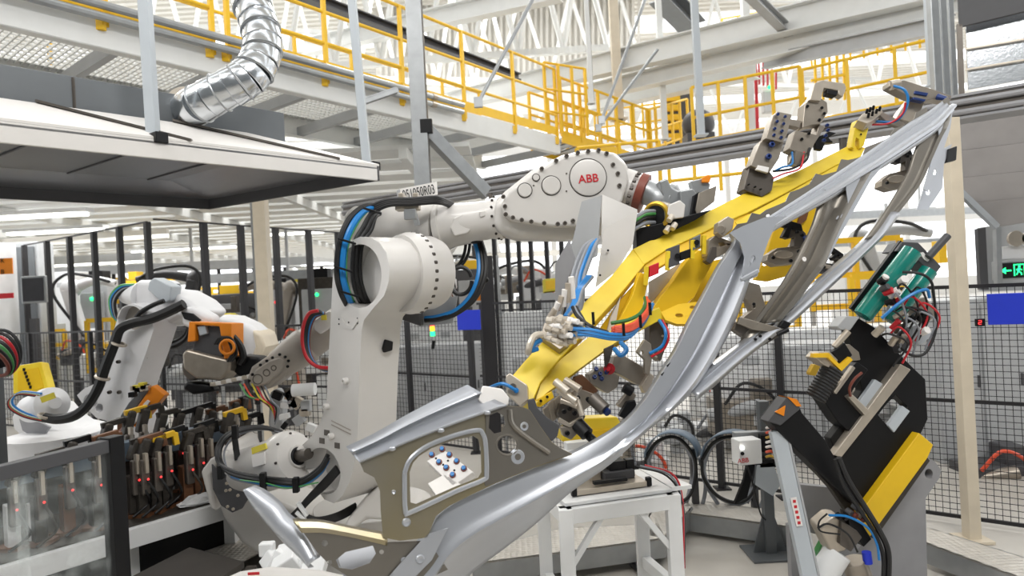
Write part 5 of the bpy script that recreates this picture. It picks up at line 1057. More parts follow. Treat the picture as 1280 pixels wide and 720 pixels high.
wb('transformer', [(1120, 424), (1136, 414), (1142, 428), (1126, 442)], D-.11, .06, 'dark_grey')
# yellow counter box
wb('yellow_box', [(1149, 541), (1167, 556), (1160, 572), (1088, 671), (1068, 653), (1079, 636)], D-.06, .09, 'deep_yellow', lab='yellow box rail')
wb('yellow_edge', [(1160, 572), (1163, 576), (1094, 674), (1086, 671)], D-.03, .07, 'fixture_grime'); wb('olive_edge', [(985, 543), (1000, 566), (1068, 632), (1078, 640), (1068, 653), (1040, 612), (990, 556)], D-.0, .05, 'fixture_grime')
# servo motor underneath
sv = MB().slab([(1023, 660), (1040, 645), (1052, 646), (1070, 668), (1058, 690), (1040, 694)], plane(1045, 668, D-.14), .14); go(sv, 'servo_motor', 'machined', W, bevel=.02)
wb('servo_body', [(1052, 650), (1072, 664), (1078, 672), (1064, 690), (1050, 680)], D-.1, .1, 'steel_dark'); wb('servo_collar', [(1060, 640), (1078, 655), (1090, 674), (1080, 684), (1062, 660)], D-.09, .08, 'black')
go(MB().cyl(P(1048, 690, D-.1), P(1020, 730, D-.1), .075, .085), 'gear_tube', 'white_paint', W, bevel=.006); go(MB().cyl(P(1066, 700, D-.1), P(1080, 735, D-.1), .07), 'gear_tube', 'bare_metal', W, bevel=.006)
go(MB().cyl(P(1083, 690, D-.15), P(1085, 704, D-.15), .025), 'blue_cap', 'blue_sign', W)
for l, r, m_ in (([(1048, 572), (1060, 600), (1085, 640), (1100, 665), (1110, 690), (1110, 730)], .017, 'black_rubber'), ([(1044, 574), (1054, 605), (1078, 642), (1094, 668), (1104, 695), (1104, 730)], .012, 'black_rubber'), ([(1036, 644), (1060, 646), (1085, 660), (1096, 680), (1099, 700)], .007, 'blue_hose'), ([(1022, 660), (1036, 655), (1060, 668), (1072, 690)], .006, 'black_rubber'), ([(1034, 642), (1024, 652), (1026, 664), (1050, 668)], .005, 'black_rubber')):
    cable(W, [P(x, y, D-.2) for x, y in l], r, m_)
for k in range(8):
    x, y = 1052+rr.uniform(-12, 24), 636+rr.uniform(-8, 10); go(MB().cyl(P(x, y, D-.15), P(x+6, y+5, D-.18), .018, n=10), 'fitting', ['black', 'machined', 'brown_ring', 'dark_grey'][k % 4], W)
# plinth and inclined post
t = thing('gun_stand', 'grey steel plinth plate with a round hole carrying the weld gun', 'stand', P(1120, 720, 4.05))
q = [(1159, 572), (1168, 576), (1177, 588), (1174, 598), (1157, 623), (1158, 668)]
pl_ = plane(1120, 640, 4.06, (.12, -1, 0)); zf = PZ(1156, 740, 0)
go(MB().slab(q+[(1160, 762), (1052, 768), (1070, 690), (1110, 640)], pl_, .16, [ell(1161, 592, 5, 6, 14)]), 'side_plate', 'plinth_grey', t, bevel=.006)
t = thing('gun_stand', 'low grey back plate standing left of the weld gun stand', 'stand', P(1020, 680, 4.3))
go(MB().slab([(984, 604), (1045, 610), (1070, 640), (1062, 690), (1046, 674), (996, 662)], plane(1020, 640, 4.3), .05), 'plate', 'plinth_grey', t, bevel=.004); go(MB().bar(P(990, 655, 4.3), V((P(990, 655, 4.3).x, 4.3, 0)), .06, .06), 'leg', 'plinth_grey', t); go(MB().bar(P(1050, 655, 4.3), V((P(1050, 655, 4.3).x, 4.3, 0)), .06, .06), 'leg', 'plinth_grey', t)
t = thing('inclined_post', 'light grey inclined post holding the lower arm of the weld gun', 'post', P(1000, 720, 3.75))
a = P(971, 538, 3.82); c = P(1014, 735, 3.72); dd = (c-a).normalized(); c = a+dd*((a.z)/-dd.z)
go(MB().bar(a, c, .085, .05, V((0, -1, 0))), 'post', 'grey_light', t, bevel=.004); go(MB().bar(a+V((.05, .02, 0)), c+V((.05, .02, 0)), .012, .09, V((0, -1, 0))), 'edge_flange', 'machine_grey', t)
go(MB().box(c+V((0, 0, .008)), (.22, .2, .016)), 'foot_plate', 'machine_grey', t, bevel=.003)
q = a.lerp(c, .34)+V((0, -.03, 0)); go(MB().bar(q, q+dd*.16, .035, .004, V((0, -1, 0))), 'warning_sticker', 'paper', t)
for k in range(5): go(MB().box(q+dd*(.02+.03*k)+V((0, -.004, 0)), (.016, .003, .016)), 'red_mark', 'red_paint', t)
for k in range(7): cable(W, pc_([(958, 535+k*6, D+.05), (964, 534+k*6, D), (970, 538+k*6, D+.06)]), .008, ['paper', 'red_hose', 'brass', 'paper'][k % 4])
cable(t, [V((2.0, 4.3, .35)), P(1020, 690, 4.2), P(1012, 700, 4.0), P(1002, 700, 3.9)], .018, 'green_hose', 'green_hose')

# ================= FLOOR FURNITURE =================
# checker plate raceway
def raceway(lab, q, z, edge=.14, m='tread_plate'):
    t = thing('raceway_cover', lab, 'cable duct', PZ(*q[0], z)-UP*z, 'checker plate cable ducts')
    pts = [PZ(x, y, z) for x, y in q]; go(MB().prism(pts, V((0, 0, -.012))), 'cover_plate', m, t)
    n = len(pts); cc = sum(pts, V((0, 0, 0)))/n
    for i in range(n):
        a, c = pts[i], pts[(i+1) % n]
        if (a-c).length > .5: go(MB().prism([a, c, c-UP*edge, a-UP*edge], (cc-(a+c)/2).normalized()*.012), 'side_sheet', 'galvanised', t)
        if (a-c).length > 1:
            for f_ in (.15, .85):
                k = a.lerp(c, f_)+(cc-a).normalized()*.05; go(MB().box((k.x, k.y, (z-edge)/2), (.05, .05, max(z-edge, .02))), 'foot', 'galvanised', t)
    return t
raceway('checker plate duct running from the beige post to the lower right corner', [(1157, 658), (1330, 712), (1330, 742), (1157, 678)], .18)
raceway('checker plate duct running from the hose loops to the weld gun stand', [(840, 622), (990, 640), (1000, 660), (850, 640)], .18)
raceway('short checker plate duct slanting behind the white table', [(820, 625), (866, 634), (830, 672), (800, 668)], .2)
raceway('checker plate duct lying under the white table towards the panel', [(585, 690), (700, 660), (822, 654), (832, 672), (700, 690), (590, 704)], .2)
# cable loops in guides
for cx_, d, lab, sx in ((838, 5.3, 'left grey cable loop over a curved guide behind the white table', .95), (912, 5.25, 'right grey cable loop over a curved guide left of the control box', 1.05)):
    t = thing('cable_loop', lab, 'cable loop', P(cx_, 640, d), 'cable loops on curved guides')
    b = MB(); rows = []
    for i in range(17):
        th = math.pi*(i/16); x = cx_-math.cos(th)*34*sx; y = 572-math.sin(th)*30
        rows.append([P(x, y, d-.1), P(x+6, y-5, d+.12)])
    go(b.grid(rows), 'curved_guide', 'blue_grey', t, solid=.008)
    for k in range(4):
        r0 = 33*sx-k*1.6
        pts = [(cx_-r0, 575), (cx_-r0+2, 596), (cx_-r0*.5, 618+k), (cx_+r0*.2, 628+k*2), (cx_+r0*.75, 620+k*3), (cx_+r0*1.0, 596), (cx_+r0*.95, 572), (cx_+r0*.5, 552), (cx_, 546), (cx_-r0*.6, 554), (cx_-r0, 575)]
        if k > 1: pts = pts[4:]+[(cx_-r0*1.02, 600), (cx_-r0*.4, 634)]
        cable(t, [P(x, y, d-.04+k*.03) for x, y in pts], .014, ['black_rubber', 'grey_hose', 'grey_hose', 'grey_hose'][k])
    q = P(cx_+28, 560, d+.02); go(MB().box((q.x, q.y, q.z/2), (.05, .05, q.z)), 'stand', 'dark_grey', t)
    cable(t, [P(cx_+36, 572, d), P(cx_+44, 600, d), P(cx_+40, 630, d), P(cx_+26, 645, d)], .016, 'grey_hose')
# control box on stand
t = thing('control_box', 'white control box with red lettering on a grey floor stand', 'box', (2.02, 4.72, 0)); q = P(933, 563, 4.55)
go(MB().box(q, (.165, .12, .17), Matrix.Rotation(.15, 3, 'Z')), 'case', 'white_paint', t, bevel=.008)
go(MB().cyl(P(928, 560, 4.49), P(928, 560, 4.46), .014), 'lit_button', 'lamp', t); go(MB().cyl(P(928, 567, 4.49), P(928, 567, 4.46), .013), 'black_button', 'black', t)
text('ABB', 'red_paint', t, P(929, 576, 4.478), (1, .12, .04), UP, .045, 'lettering', .001, 0)
q = P(958, 600, 4.7); go(MB().box((q.x, q.y, .55), (.07, .07, 1.1)), 'post', 'hood_grey', t, bevel=.004); go(MB().box(P(943, 543, 4.68), (.3, .06, .05)), 'arm', 'galvanised', t, bevel=.004)
go(MB().box((q.x, q.y, .008), (.34, .3, .016)), 'base_plate', 'hood_grey', t, bevel=.003)
for s in (-1, 1): go(MB().prism([V((q.x+s*.035, q.y, .016)), V((q.x+s*.12, q.y, .016)), V((q.x+s*.035, q.y, .3))], V((0, .012, 0))), 'gusset', 'hood_grey', t)
go(MB().box(P(957, 552, 4.65), (.1, .1, .12)).box(P(960, 577, 4.65), (.16, .1, .06)), 'head_bracket', 'black', t, bevel=.005)
cable(t, pc_([(932, 578, 4.6), (940, 600, 4.62), (950, 640, 4.65), (957, 650, 4.66)]), .006)
go(MB().slab([(946, 582), (966, 578), (976, 606), (966, 620), (944, 606)], plane(960, 600, 4.6), .004), 'plastic_bag', 'grey_light', t)
go(MB().slab([(934, 580), (944, 580), (934, 622), (918, 630), (930, 600)], plane(930, 600, 4.68), .03), 'black_strap', 'black', t)
# white table
t = thing('work_table', 'white steel table with clamping fixture standing on the floor below the panel', 'table', P(765, 720, 4.4))
zt = .86
A, B_, C_, D_ = PZ(702, 626, zt), PZ(818, 608, zt), PZ(845, 600, zt), PZ(735, 592, zt)
fr = [PZ(706, 628, zt), PZ(822, 612, zt)]; dirt = (fr[1]-fr[0]).normalized(); bk = V((-dirt.y, dirt.x, 0))
fr[1] = fr[0]+dirt*.62; F0, F1 = fr; K0, K1 = F0+bk*.42, F1+bk*.42
go(MB().prism([F0-UP*.005, F1-UP*.005, K1-UP*.005, K0-UP*.005], V((0, 0, -.02))), 'table_top', 'white_paint', t, bevel=.004)
for a, c in ((F0, F1), (F1, K1), (K0, K1), (F0, K0)): go(MB().bar(a-UP*.07, c-UP*.07, .06, .08), 'apron', 'white_paint', t, bevel=.004); 
for a in (F0, F1, K0, K1): go(MB().box((a.x, a.y, (a.z-.03)/2), (.075, .075, a.z-.03)), 'leg', 'white_paint', t, bevel=.004); go(MB().box((a.x, a.y, .006), (.12, .12, .012)), 'foot', 'machine_grey', t)
for a, c in ((F0, F1), (F1, K1), (F0, K0)): go(MB().bar(V((a.x, a.y, .3)), V((c.x, c.y, .3)), .05, .07), 'stretcher', 'white_paint', t, bevel=.004)
for a, s in ((F0, 1), (F1, -1)): go(MB().bar(V((a.x, a.y, .5)), a+dirt*s*.2-UP*.1, .03, .03), 'brace', 'white_paint', t)
go(MB().prism([F1+UP*.0, F1+dirt*.12+UP*.0, K1+dirt*.08+UP*.0, K1], V((0, 0, -.02))), 'side_shelf', 'white_paint', t)
t = thing('clamp_fixture', 'small dark clamping fixture standing on the white table', 'fixture', F0.lerp(K1, .5))
m_ = F0.lerp(K1, .5); zz = m_.z
def tb(u, v, w, dd_, h, z0, m, name):
    c = F0+dirt*u+bk*v; R_ = Matrix.Rotation(math.atan2(dirt.y, dirt.x), 3, 'Z'); return go(MB().box((c.x, c.y, zz+z0+h/2), (w, dd_, h), R_), name, m, t, bevel=.005)
tb(.3, .2, .42, .26, .03, 0, 'machined', 'base_plate'); tb(.38, .22, .18, .14, .05, .03, 'dark_grey', 'clamp_base'); tb(.38, .22, .1, .1, .05, .08, 'black', 'clamp_head'); tb(.46, .2, .05, .05, .1, .03, 'black', 'clamp_arm')
tb(.25, .2, .06, .04, .22, .03, 'machined', 'upright'); tb(.12, .3, .1, .1, .16, .03, 'white_paint', 'support_block'); tb(.2, .34, .14, .06, .2, .03, 'white_paint', 'support_block'); tb(.3, .1, .2, .03, .02, .04, 'black', 'slot_bar')
for u, v in ((.08, .08), (.52, .08), (.52, .34)): tb(u, v, .03, .03, .05, .0, 'black', 'screw')
for k in range(3): cable(t, [F0+dirt*(.5+.03*k)+bk*.2+UP*.08, F0+dirt*(.62+.02*k)+bk*.05+UP*.05, F1+dirt*.06-UP*.1, F1+dirt*.05-UP*.45], .006, ['black_rubber', 'grey_hose', 'red_paint'][k])
t = thing('floor_cable', 'thick black cable lying on the floor under the white table', 'cable', PZ(800, 700, 0)); go(MB().tube([PZ(788, 690, .03), PZ(790, 704, .03), PZ(805, 716, .03), PZ(830, 730, .03)], .022), 'cable', 'black_rubber', t)
# things at the bottom left in front of the robot
t = thing('fixture_block', 'heap of white 3-D shaped support blocks under the fender arm', 'blocks', P(350, 700, 3.3))
for k, (x, y, w) in enumerate(((334, 686, .05), (340, 700, .06), (356, 690, .05), (352, 704, .08), (366, 698, .07), (378, 706, .08), (364, 710, .1), (392, 712, .08))): go(MB().box(P(x, y, 3.2-.02*k), (w*1.4, w, w*1.3), Matrix.Rotation(k*.7, 3, 'Y')@Matrix.Rotation(k, 3, 'Z')), 'block', 'white_paint', t, bevel=.008)
t = thing('casing', 'smooth white casing with red mark at the bottom edge', 'casing', P(330, 730, 3.0))
go(MB().slab([(262, 724), (300, 708), (340, 702), (400, 706), (450, 716), (450, 760), (250, 760)], (P(340, 715, 2.9), V((0, -.4, .9)).normalized()), .25), 'body', 'robot_white', t, bevel=.05, seg=4); go(MB().box(P(317, 717, 2.85), (.05, .004, .012)), 'red_mark', 'red_paint', t)
# ================= HOOD, DUCT =================
zr = 2.70
RF, LF0 = PZ(475, 226, zr), PZ(0, 178, zr); hd = (RF-LF0).normalized(); LF = LF0-hd*1.6
hb = V((-hd.y, hd.x, 0)); RB = RF+hb*1.75; RB = PZ(263, 262, zr); LB = RB-hd*(RF-LF).length
t = thing('extraction_hood', 'large grey and white extraction hood hanging over the left machine', 'hood', (LF+RB)/2)
def quad(b, a, c, d, e, th): return b.prism([a, c, d, e], th)
for a, c in ((LF, RF), (RF, RB), (RB, LB), (LB, LF)):
    inn = ((LF+RF+RB+LB)/4-(a+c)/2).normalized()
    go(MB().prism([a, c, c+UP*.09, a+UP*.09], inn*.02), 'rim', 'hood_white' if a is LF else 'dark_grey', t, bevel=.003)
bk_ = (LB-LF).normalized(); ins = .38; Q = [LF+hd*ins+bk_*ins, RF-hd*ins*1.5+bk_*ins, RB-hd*ins*1.3-bk_*ins, LB+hd*ins-bk_*ins]; Q = [q+UP*.27 for q in Q]; Rm = [p+UP*.09 for p in (LF, RF, RB, LB)]
for i in range(4):
    j = (i+1) % 4; go(MB().prism([Rm[i], Rm[j], Q[j], Q[i]], UP*.012), 'sloped_side', 'hood_white', t)
    go(MB().prism([Rm[i]-UP*.02, Rm[j]-UP*.02, Q[j]-UP*.14, Q[i]-UP*.14], UP*.01), 'inner_slope', 'hood_inside', t)
go(MB().prism([q-UP*.145 for q in Q], UP*.01), 'inner_panel', 'hood_inside', t)
for k in range(6):
    f = .1+k*.17; a, c = Q[0].lerp(Q[1], f)-UP*.15, Q[3].lerp(Q[2], f)-UP*.15; go(MB().bar(a, c, .008, .008), 'seam', 'dark_grey', t)
for k in range(4):
    f = .12+k*.24; a = Rm[0].lerp(Rm[1], f+.08); c = Q[0].lerp(Q[1], f)+UP*.02; go(MB().bar(a+UP*.015, c, .03, .012), 'stay_strip', 'steel_dark', t)
# plenum
pa, pb = PZ(0, 128, 2.97), PZ(357, 180, 2.95); pdn = (pb-pa).normalized(); pa = pa-pdn*1.5; pbk = V((-pdn.y, pdn.x, 0)); pb.z = pa.z = 2.94
go(MB().prism([pa, pb, pb+UP*.20, pa+UP*.22], pbk*.9), 'plenum', 'hood_grey', t, bevel=.004)
for k in range(14): q = pa.lerp(pb, .03+k*.07)+UP*.025; go(MB().lathe(q, -pbk, [(0, .009), (.006, .009), (.01, .004)], 8), 'rivet', 'machined', t)
q = pa.lerp(pb, .62); go(MB().bar(q+UP*.0-pbk*.004, q+UP*.2-pbk*.004, .01, .01), 'seam', 'steel_dark', t)
t2 = thing('ventilation_duct', 'shiny segmented ventilation duct bending up from the hood', 'duct', P(238, 136, 3.5))
dp = [(236, 138, 3.62), (250, 130, 3.52), (275, 116, 3.5), (300, 103, 3.5), (318, 88, 3.52), (328, 65, 3.56), (326, 38, 3.6), (316, 10, 3.66), (300, -30, 3.75), (286, -70, 3.8)]
pts = smooth_path([P(*q) for q in dp], 2)
for i in range(len(pts)-1):
    a, c = pts[i], pts[i+1]; d_ = (c-a).normalized()
    go(MB().lathe(a-d_*.006, d_, [(0, .100), (.004, .104), ((c-a).length+.008, .100), ((c-a).length+.014, .096)], 32), 'duct_segment', 'duct_steel', t2)
    if i % 2 == 0: go(MB().torus(a, d_, .104, .005, 32, 6), 'seam_ring', 'galvanised', t2)
go(MB().lathe(pts[0]-(pts[1]-pts[0]).normalized()*.0, (pts[1]-pts[0]), [(-.02, .125), (.01, .128), (.012, .1)], 32), 'collar', 'machined', t2)
for lab, x0, x1, y1 in (('grey square hanger rod in front of the hood at left', 181, 192, 176), ('grey square hanger rod at the right corner of the hood', 440, 459, 210)):
    c = PZ(x1, y1, zr+.1); a = V((c.x-.0, c.y, 6.5)); a = P(x0, 0, c.y); a = a+(a-c)*.8
    t3 = thing('hanger_rod', lab, 'rod', c, 'hanger rods of the hood'); go(MB().bar(c, a, .05, .05, V((0, 1, 0))), 'rod', 'grey_light', t3, bevel=.004); go(MB().box(c+V((.03, -.03, -.0)), (.11, .06, .05), Matrix.Rotation(-.6, 3, 'Z')), 'bracket', 'black', t3, bevel=.004)
    go(MB().tube([c+UP*.01, c-hd*.3+hb*.1+UP*.05], .012), 'stay', 'steel_dark', t3)

# ================= LEFT ROBOT =================
D = 5.6
L_ = thing('industrial_robot', 'white robot at the left with a black hose running down its arm', 'robot', V((P(70, 560, 5.9).x, 5.9, 0)))
def lb(name, q, d, th, m='robot_white_far', bev=.03, holes=(), n=(-.3, -1, 0), lab=None, par=None): return go(MB().slab(q, plane(150, 450, d, n), th, holes), name, m, par or L_, bevel=bev, label=lab, seg=3)
lb('lower_arm', [(147, 398), (153, 384), (165, 379), (178, 384), (190, 396), (192, 412), (183, 440), (172, 470), (162, 505), (152, 520), (136, 527), (120, 522), (104, 506), (96, 494), (105, 486), (118, 480), (126, 458), (137, 428)], D, .25, holes=[ell(163, 398, 16, 16, 18), ell(113, 502, 9, 10, 14), ell(124, 510, 5, 6, 10)], bev=.015)
lb('arm_inner_cover', ell(163, 398, 17, 17, 20), D+.1, .05, 'robot_grey', .0)
lb('elbow_casting', [(158, 372), (160, 358), (172, 350), (188, 351), (194, 362), (214, 364), (236, 376), (252, 392), (240, 402), (222, 398), (205, 408), (190, 412), (176, 392)], D+.2, .35, bev=.05)
lb('motor_cover', [(186, 352), (192, 347), (214, 358), (212, 376), (204, 380), (184, 362)], D+.12, .12, 'grey_light', .012)
go(MB().lathe(P(155, 368, D+.25), V((1, -.3, -.1)), [(0, .04), (.02, .08), (.12, .1), (.2, .12)], 24), 'motor_barrel', 'robot_white_far', L_)
lb('forearm', [(222, 384), (240, 384), (262, 396), (262, 412), (246, 414), (226, 408)], D+.1, .15, bev=.04)
lb('forearm_slot', [(226, 390), (240, 392), (250, 400), (246, 404), (230, 399)], D+.08, .04, 'black', .005)
go(MB().lathe(P(37, 512, D+.3), P(90, 498, D-.2)-P(37, 512, D+.3), [(0, .08), (.05, .12), (.35, .125), (.42, .145), (.5, .14), (.53, .08), (.56, .05)], 28), 'balancer_cylinder', 'robot_white_far', L_)
go(MB().bar(P(52, 500, D-.16), P(68, 494, D-.16), .02, .05), 'warning_label', 'label_yellow', L_, label='yellow warning label')
lb('turret_casting', [(11, 520), (18, 508), (34, 512), (44, 524), (60, 536), (100, 545), (140, 540), (158, 516), (160, 545), (140, 560), (60, 562), (30, 554), (14, 538)], D+.2, .5, bev=.06)
lb('junction_plate', [(24, 524), (50, 528), (62, 534), (56, 542), (40, 546), (28, 538)], D+.1, .02, 'plinth_grey', .0)
go(MB().lathe(V((P(70, 560, 5.95).x, 5.95, 0)), UP, [(0, .5), (.04, .5), (.05, .4), (.8, .38), (.9, .4)], 28), 'base', 'robot_white_far', L_)
cable(L_, [P(x, y, D-.12) for x, y in ((230, 380), (214, 388), (190, 398), (165, 404), (150, 412), (143, 430), (132, 458), (122, 486), (108, 508), (92, 520), (72, 524), (56, 522))], .042, name='corrugated_hose')
cable(L_, [P(x, y, D-.1) for x, y in ((205, 376), (190, 382), (174, 392), (168, 404))], .02)
for x, y in ((149, 430), (128, 472), (57, 520)): go(MB().torus(P(x, y, D-.12), P(x+8, y-22, D)-P(x, y, D), .05, .012), 'hose_ring', 'machined', L_)
for k in range(5): cable(L_, [P(x-k*1.2, y+k*.8, D-.05) for x, y in ((62, 524), (36, 518), (18, 508), (16, 498), (28, 490), (52, 492))], .010, ['blue_hose', 'paper', 'green_hose', 'red_paint', 'black_rubber'][k], 'hose')
for k in range(5): cable(L_, [P(x+k*1.5, y+k, D+.15) for x, y in ((168, 356), (150, 358), (138, 372), (140, 392), (148, 402))], .014, ['green_hose', 'blue_hose', 'black_rubber', 'grey_hose', 'black_rubber'][k], 'hose')
for k in range(3): cable(L_, [P(x, y+k*3, D+.2) for x, y in ((186, 412), (196, 424), (215, 428), (232, 418), (238, 400))], .018, ['black_rubber', 'grey_hose', 'black_rubber'][k], 'hose')
bolts(L_, [P(x, y, D-.02) for x, y in ((138, 490), (184, 446), (149, 452), (150, 490))], (0, -1, 0), .016, .03, 'steel_dark', 'boss')
# weld head in orange guard held by that robot
t = thing('welding_tool', 'dark weld head under an orange guard cover at the end of the left robot', 'welding tool', P(262, 480, 5.3)); D2 = 5.3
def hbk(name, q, d, th, m, bev=.008, t=None): return go(MB().slab(q, plane(260, 440, d, (-.1, -1, .05)), th), name, m, t or TT, bevel=bev)
TT = t
hbk('orange_guard', [(236, 402), (270, 403), (289, 404), (289, 446), (280, 449), (274, 408), (244, 406), (244, 426), (234, 428)], D2-.05, .2, 'orange')
hbk('black_body', [(243, 426), (246, 408), (278, 408), (278, 448), (262, 446), (240, 440)], D2, .12, 'dark_grey'); hbk('grey_housing', [(226, 442), (232, 436), (262, 444), (288, 450), (288, 462), (276, 476), (244, 474), (228, 462)], D2-.05, .2, 'bare_metal', .03)
hbk('head_disc', ell(240, 458, 14, 18, 18), D2-.04, .2, 'steel_dark', .02); hbk('white_box', [(246, 408), (256, 406), (259, 417), (249, 420)], D2-.03, .08, 'grey_light')
hbk('black_joint', [(288, 450), (300, 444), (322, 446), (330, 458), (318, 474), (300, 474), (290, 464)], D2+.05, .2, 'black', .03); hbk('lower_jaw', [(232, 476), (262, 480), (268, 490), (240, 494), (226, 486)], D2, .12, 'black', .03)
go(MB().torus(P(284, 434, D2-.1), V((0, 1, 0)), .055, .012), 'hose_loop', 'orange', t)
for k in range(3): cable(t, [P(x+k*3, y, D2-.08) for x, y in ((268, 430), (274, 422), (284, 424), (290, 440), (284, 452))], .01)
cable(t, [P(x, y, D2) for x, y in ((290, 420), (300, 432), (304, 446), (300, 455))], .03)
for k in range(8): go(MB().box(P(268+k*6.5, 480-k*1.4, D2-.05), (.05, .05, .03)), 'fitting', ['machined', 'paper'][k % 2], t, bevel=.004)
# second robot wrist: white with cream end
t = thing('robot_wrist', 'white robot forearm with a cream rounded end behind the orange guard', 'robot', P(310, 450, 6.4))
go(MB().slab([(262, 394), (290, 396), (312, 406), (326, 418), (330, 432), (326, 444), (308, 450), (292, 446), (270, 430)], plane(300, 420, 6.2), .35), 'wrist_housing', 'robot_white_far', t, bevel=.06, seg=3)
go(MB().slab([(314, 412), (326, 418), (331, 434), (326, 446), (312, 450), (318, 434)], plane(300, 420, 6.15), .4), 'end_cap', 'cream', t, bevel=.03, label='cream end cap')
# third robot: grey forearm reaching in from the right
t = thing('robot_forearm', 'grey robot forearm with bolted wrist left of the big robot', 'robot', P(330, 490, 5.4)); D3 = 5.2; pf3 = plane(340, 450, D3)
go(MB().lathe(P(425, 402, D3+.2), P(350, 455, D3+.1)-P(425, 402, D3+.2), [(0, .13), (.3, .135), (.32, .15), (.36, .15), (.6, .12)], 28), 'forearm_tube', 'robot_grey', t)
go(MB().slab([(308, 472), (313, 459), (332, 446), (352, 438), (364, 444), (366, 456), (352, 474), (336, 486), (322, 490), (311, 484)], pf3, .3), 'wrist_housing', 'robot_grey', t, bevel=.05, seg=3)
go(MB().slab([(313, 474), (318, 463), (336, 451), (350, 446), (357, 452), (350, 466), (334, 480), (322, 485), (315, 481)], plane(340, 450, D3-.03), .05), 'wrist_cover', 'robot_grey', t, bevel=.02)
pcv = plane(340, 450, D3-.03)
for x, y, r in ((322, 474, 6), (333, 466, 4), (342, 460, 3)): go(MB().torus(PL(x, y, pcv), V((0, 1, 0)), r*5.2/F, .004, 24, 6), 'cap_groove', 'steel_dark', t)
bolts(t, [PL(x, y, pcv)+V((0, -.003, 0)) for x, y in ((326, 456), (334, 451), (341, 447), (350, 443), (357, 446), (361, 451), (360, 458), (316, 468), (312, 476))], (0, -1, 0), .012, .012, 'black')
go(MB().slab([(391, 402), (411, 388), (420, 392), (420, 404), (400, 418), (392, 412)], plane(400, 400, D3-.0), .1), 'cable_box', 'hood_white', t, bevel=.01); go(MB().box(P(405, 397, D3-.03), (.04, .02, .04)), 'warning_label', 'label_yellow', t)
for k in range(6): cable(t, [P(x+k*1.6, y+k*.8, D3-.1+.02*k) for x, y in ((398, 388), (386, 392), (379, 408), (378, 430), (384, 448), (396, 458), (412, 460))], .014, ['red_paint', 'black_rubber', 'black_rubber', 'black_rubber', 'blue_hose', 'brown_ring'][k], 'hose')
go(MB().slab([(336, 490), (346, 486), (354, 505), (352, 535), (340, 548), (334, 530)], plane(345, 510, D3+.2), .15), 'tool_arm', 'machine_grey', t, bevel=.03); go(MB().cyl(P(366, 488, D3), P(394, 486, D3), .05), 'cylinder', 'white_paint', t)
for k in range(14):
    x, y = 346+rr.uniform(0, 45), 486+rr.uniform(0, 50); go(MB().box(P(x, y, D3+.1), (rr.uniform(.04, .1), .06, rr.uniform(.04, .1)), Matrix.Rotation(k, 3, 'Y')), 'tool_block', ['machined', 'machine_grey', 'black', 'white_paint', 'steel_dark'][k % 5], t, bevel=.006)
for k in range(7): cable(t, [P(300+k*5, 480, D3), P(310+k*5, 495+k, D3-.1), P(325+k*4, 500+k*2, D3-.1), P(344, 512+k*3, D3)], .007, ['green_hose', 'red_hose', 'black_rubber', 'label_yellow', 'red_paint', 'black_rubber', 'grey_hose'][k])
# hose coil at left edge
t = thing('hose_coil', 'coil of dark hoses at the left edge of the photo', 'hose', P(5, 480, 4.6))
for k in range(7): go(MB().torus(P(2-k*2, 441+k*2, 4.6-.04*k), V((.2, 1, .1*k)), .16-.008*k, .012, 28, 6), 'hose', ['black_rubber', 'black_rubber', 'red_paint', 'black_rubber', 'green_hose', 'black_rubber', 'brown_ring'][k], t)
go(MB().cyl(P(-16, 440, 4.7), P(2, 448, 4.6), .07), 'hub', 'black', t); b0 = P(-12, 448, 4.75); go(MB().box((b0.x, b0.y, b0.z/2), (.1, .1, b0.z)), 'stand', 'hood_grey', t)
for lab, q, d, m in (('yellow holed tray behind the hoses at the left edge', [(16, 458), (52, 452), (62, 488), (38, 494), (16, 492)], 6.4, 'yellow_paint'), ('small yellow box on the rail behind the orange guard', [(264, 392), (294, 391), (292, 404), (266, 404)], 6.6, 'label_yellow'), ('yellow box resting on the bench below the robot wrist', [(679, 349), (698, 347), (697, 363), (680, 365)], 10, 'label_yellow'), ('yellow block behind the robot arm near the orange bar', [(166, 476), (181, 474), (182, 484), (168, 487)], 5.9, 'label_yellow')):
    pl_ = plane(q[0][0], q[0][1], d, (.1, -1, .2)); t = thing('tray', lab, 'tray', P(*q[-1], d)); go(MB().slab(q, pl_, .12), 'shell', m, t, bevel=.01)
    if d == 10: q_ = P(689, 366, 10.1); go(MB().box((q_.x, q_.y, q_.z/2), (.3, .3, q_.z)), 'stand', 'machine_grey', t)
    c_ = (sum(a[0] for a in q)/len(q), sum(a[1] for a in q)/len(q)); go(MB().slab([(c_[0]+(x-c_[0])*.7, c_[1]+(y-c_[1])*.7) for x, y in q], (pl_[0]+pl_[1]*.008, pl_[1]), .01), 'inset', 'deep_yellow', t)
    if d == 6.4:
        for k in range(6): go(MB().box(PL(30+k*1.6, 462+k*4.4, (pl_[0]+pl_[1]*.012, pl_[1])), (.02, .01, .03)), 'hole', 'black', t)
t = thing('linear_unit', 'orange gun arm with white lettering marks leaning beside the left robot', 'weld gun', P(170, 545, 5.2))
go(MB().slab([(190, 482), (206, 494), (172, 536), (158, 528)], plane(180, 510, 5.2), .08), 'orange_bar', 'orange', t, bevel=.006, label='orange bar'); go(MB().slab([(180, 504), (184, 500), (187, 502), (168, 530), (163, 528)], plane(180, 510, 5.19), .01), 'white_marks', 'paper', t)
go(MB().slab([(160, 504), (178, 484), (188, 486), (160, 524), (152, 530), (150, 520)], plane(180, 510, 5.28), .1), 'grey_body', 'hood_grey', t, bevel=.01)
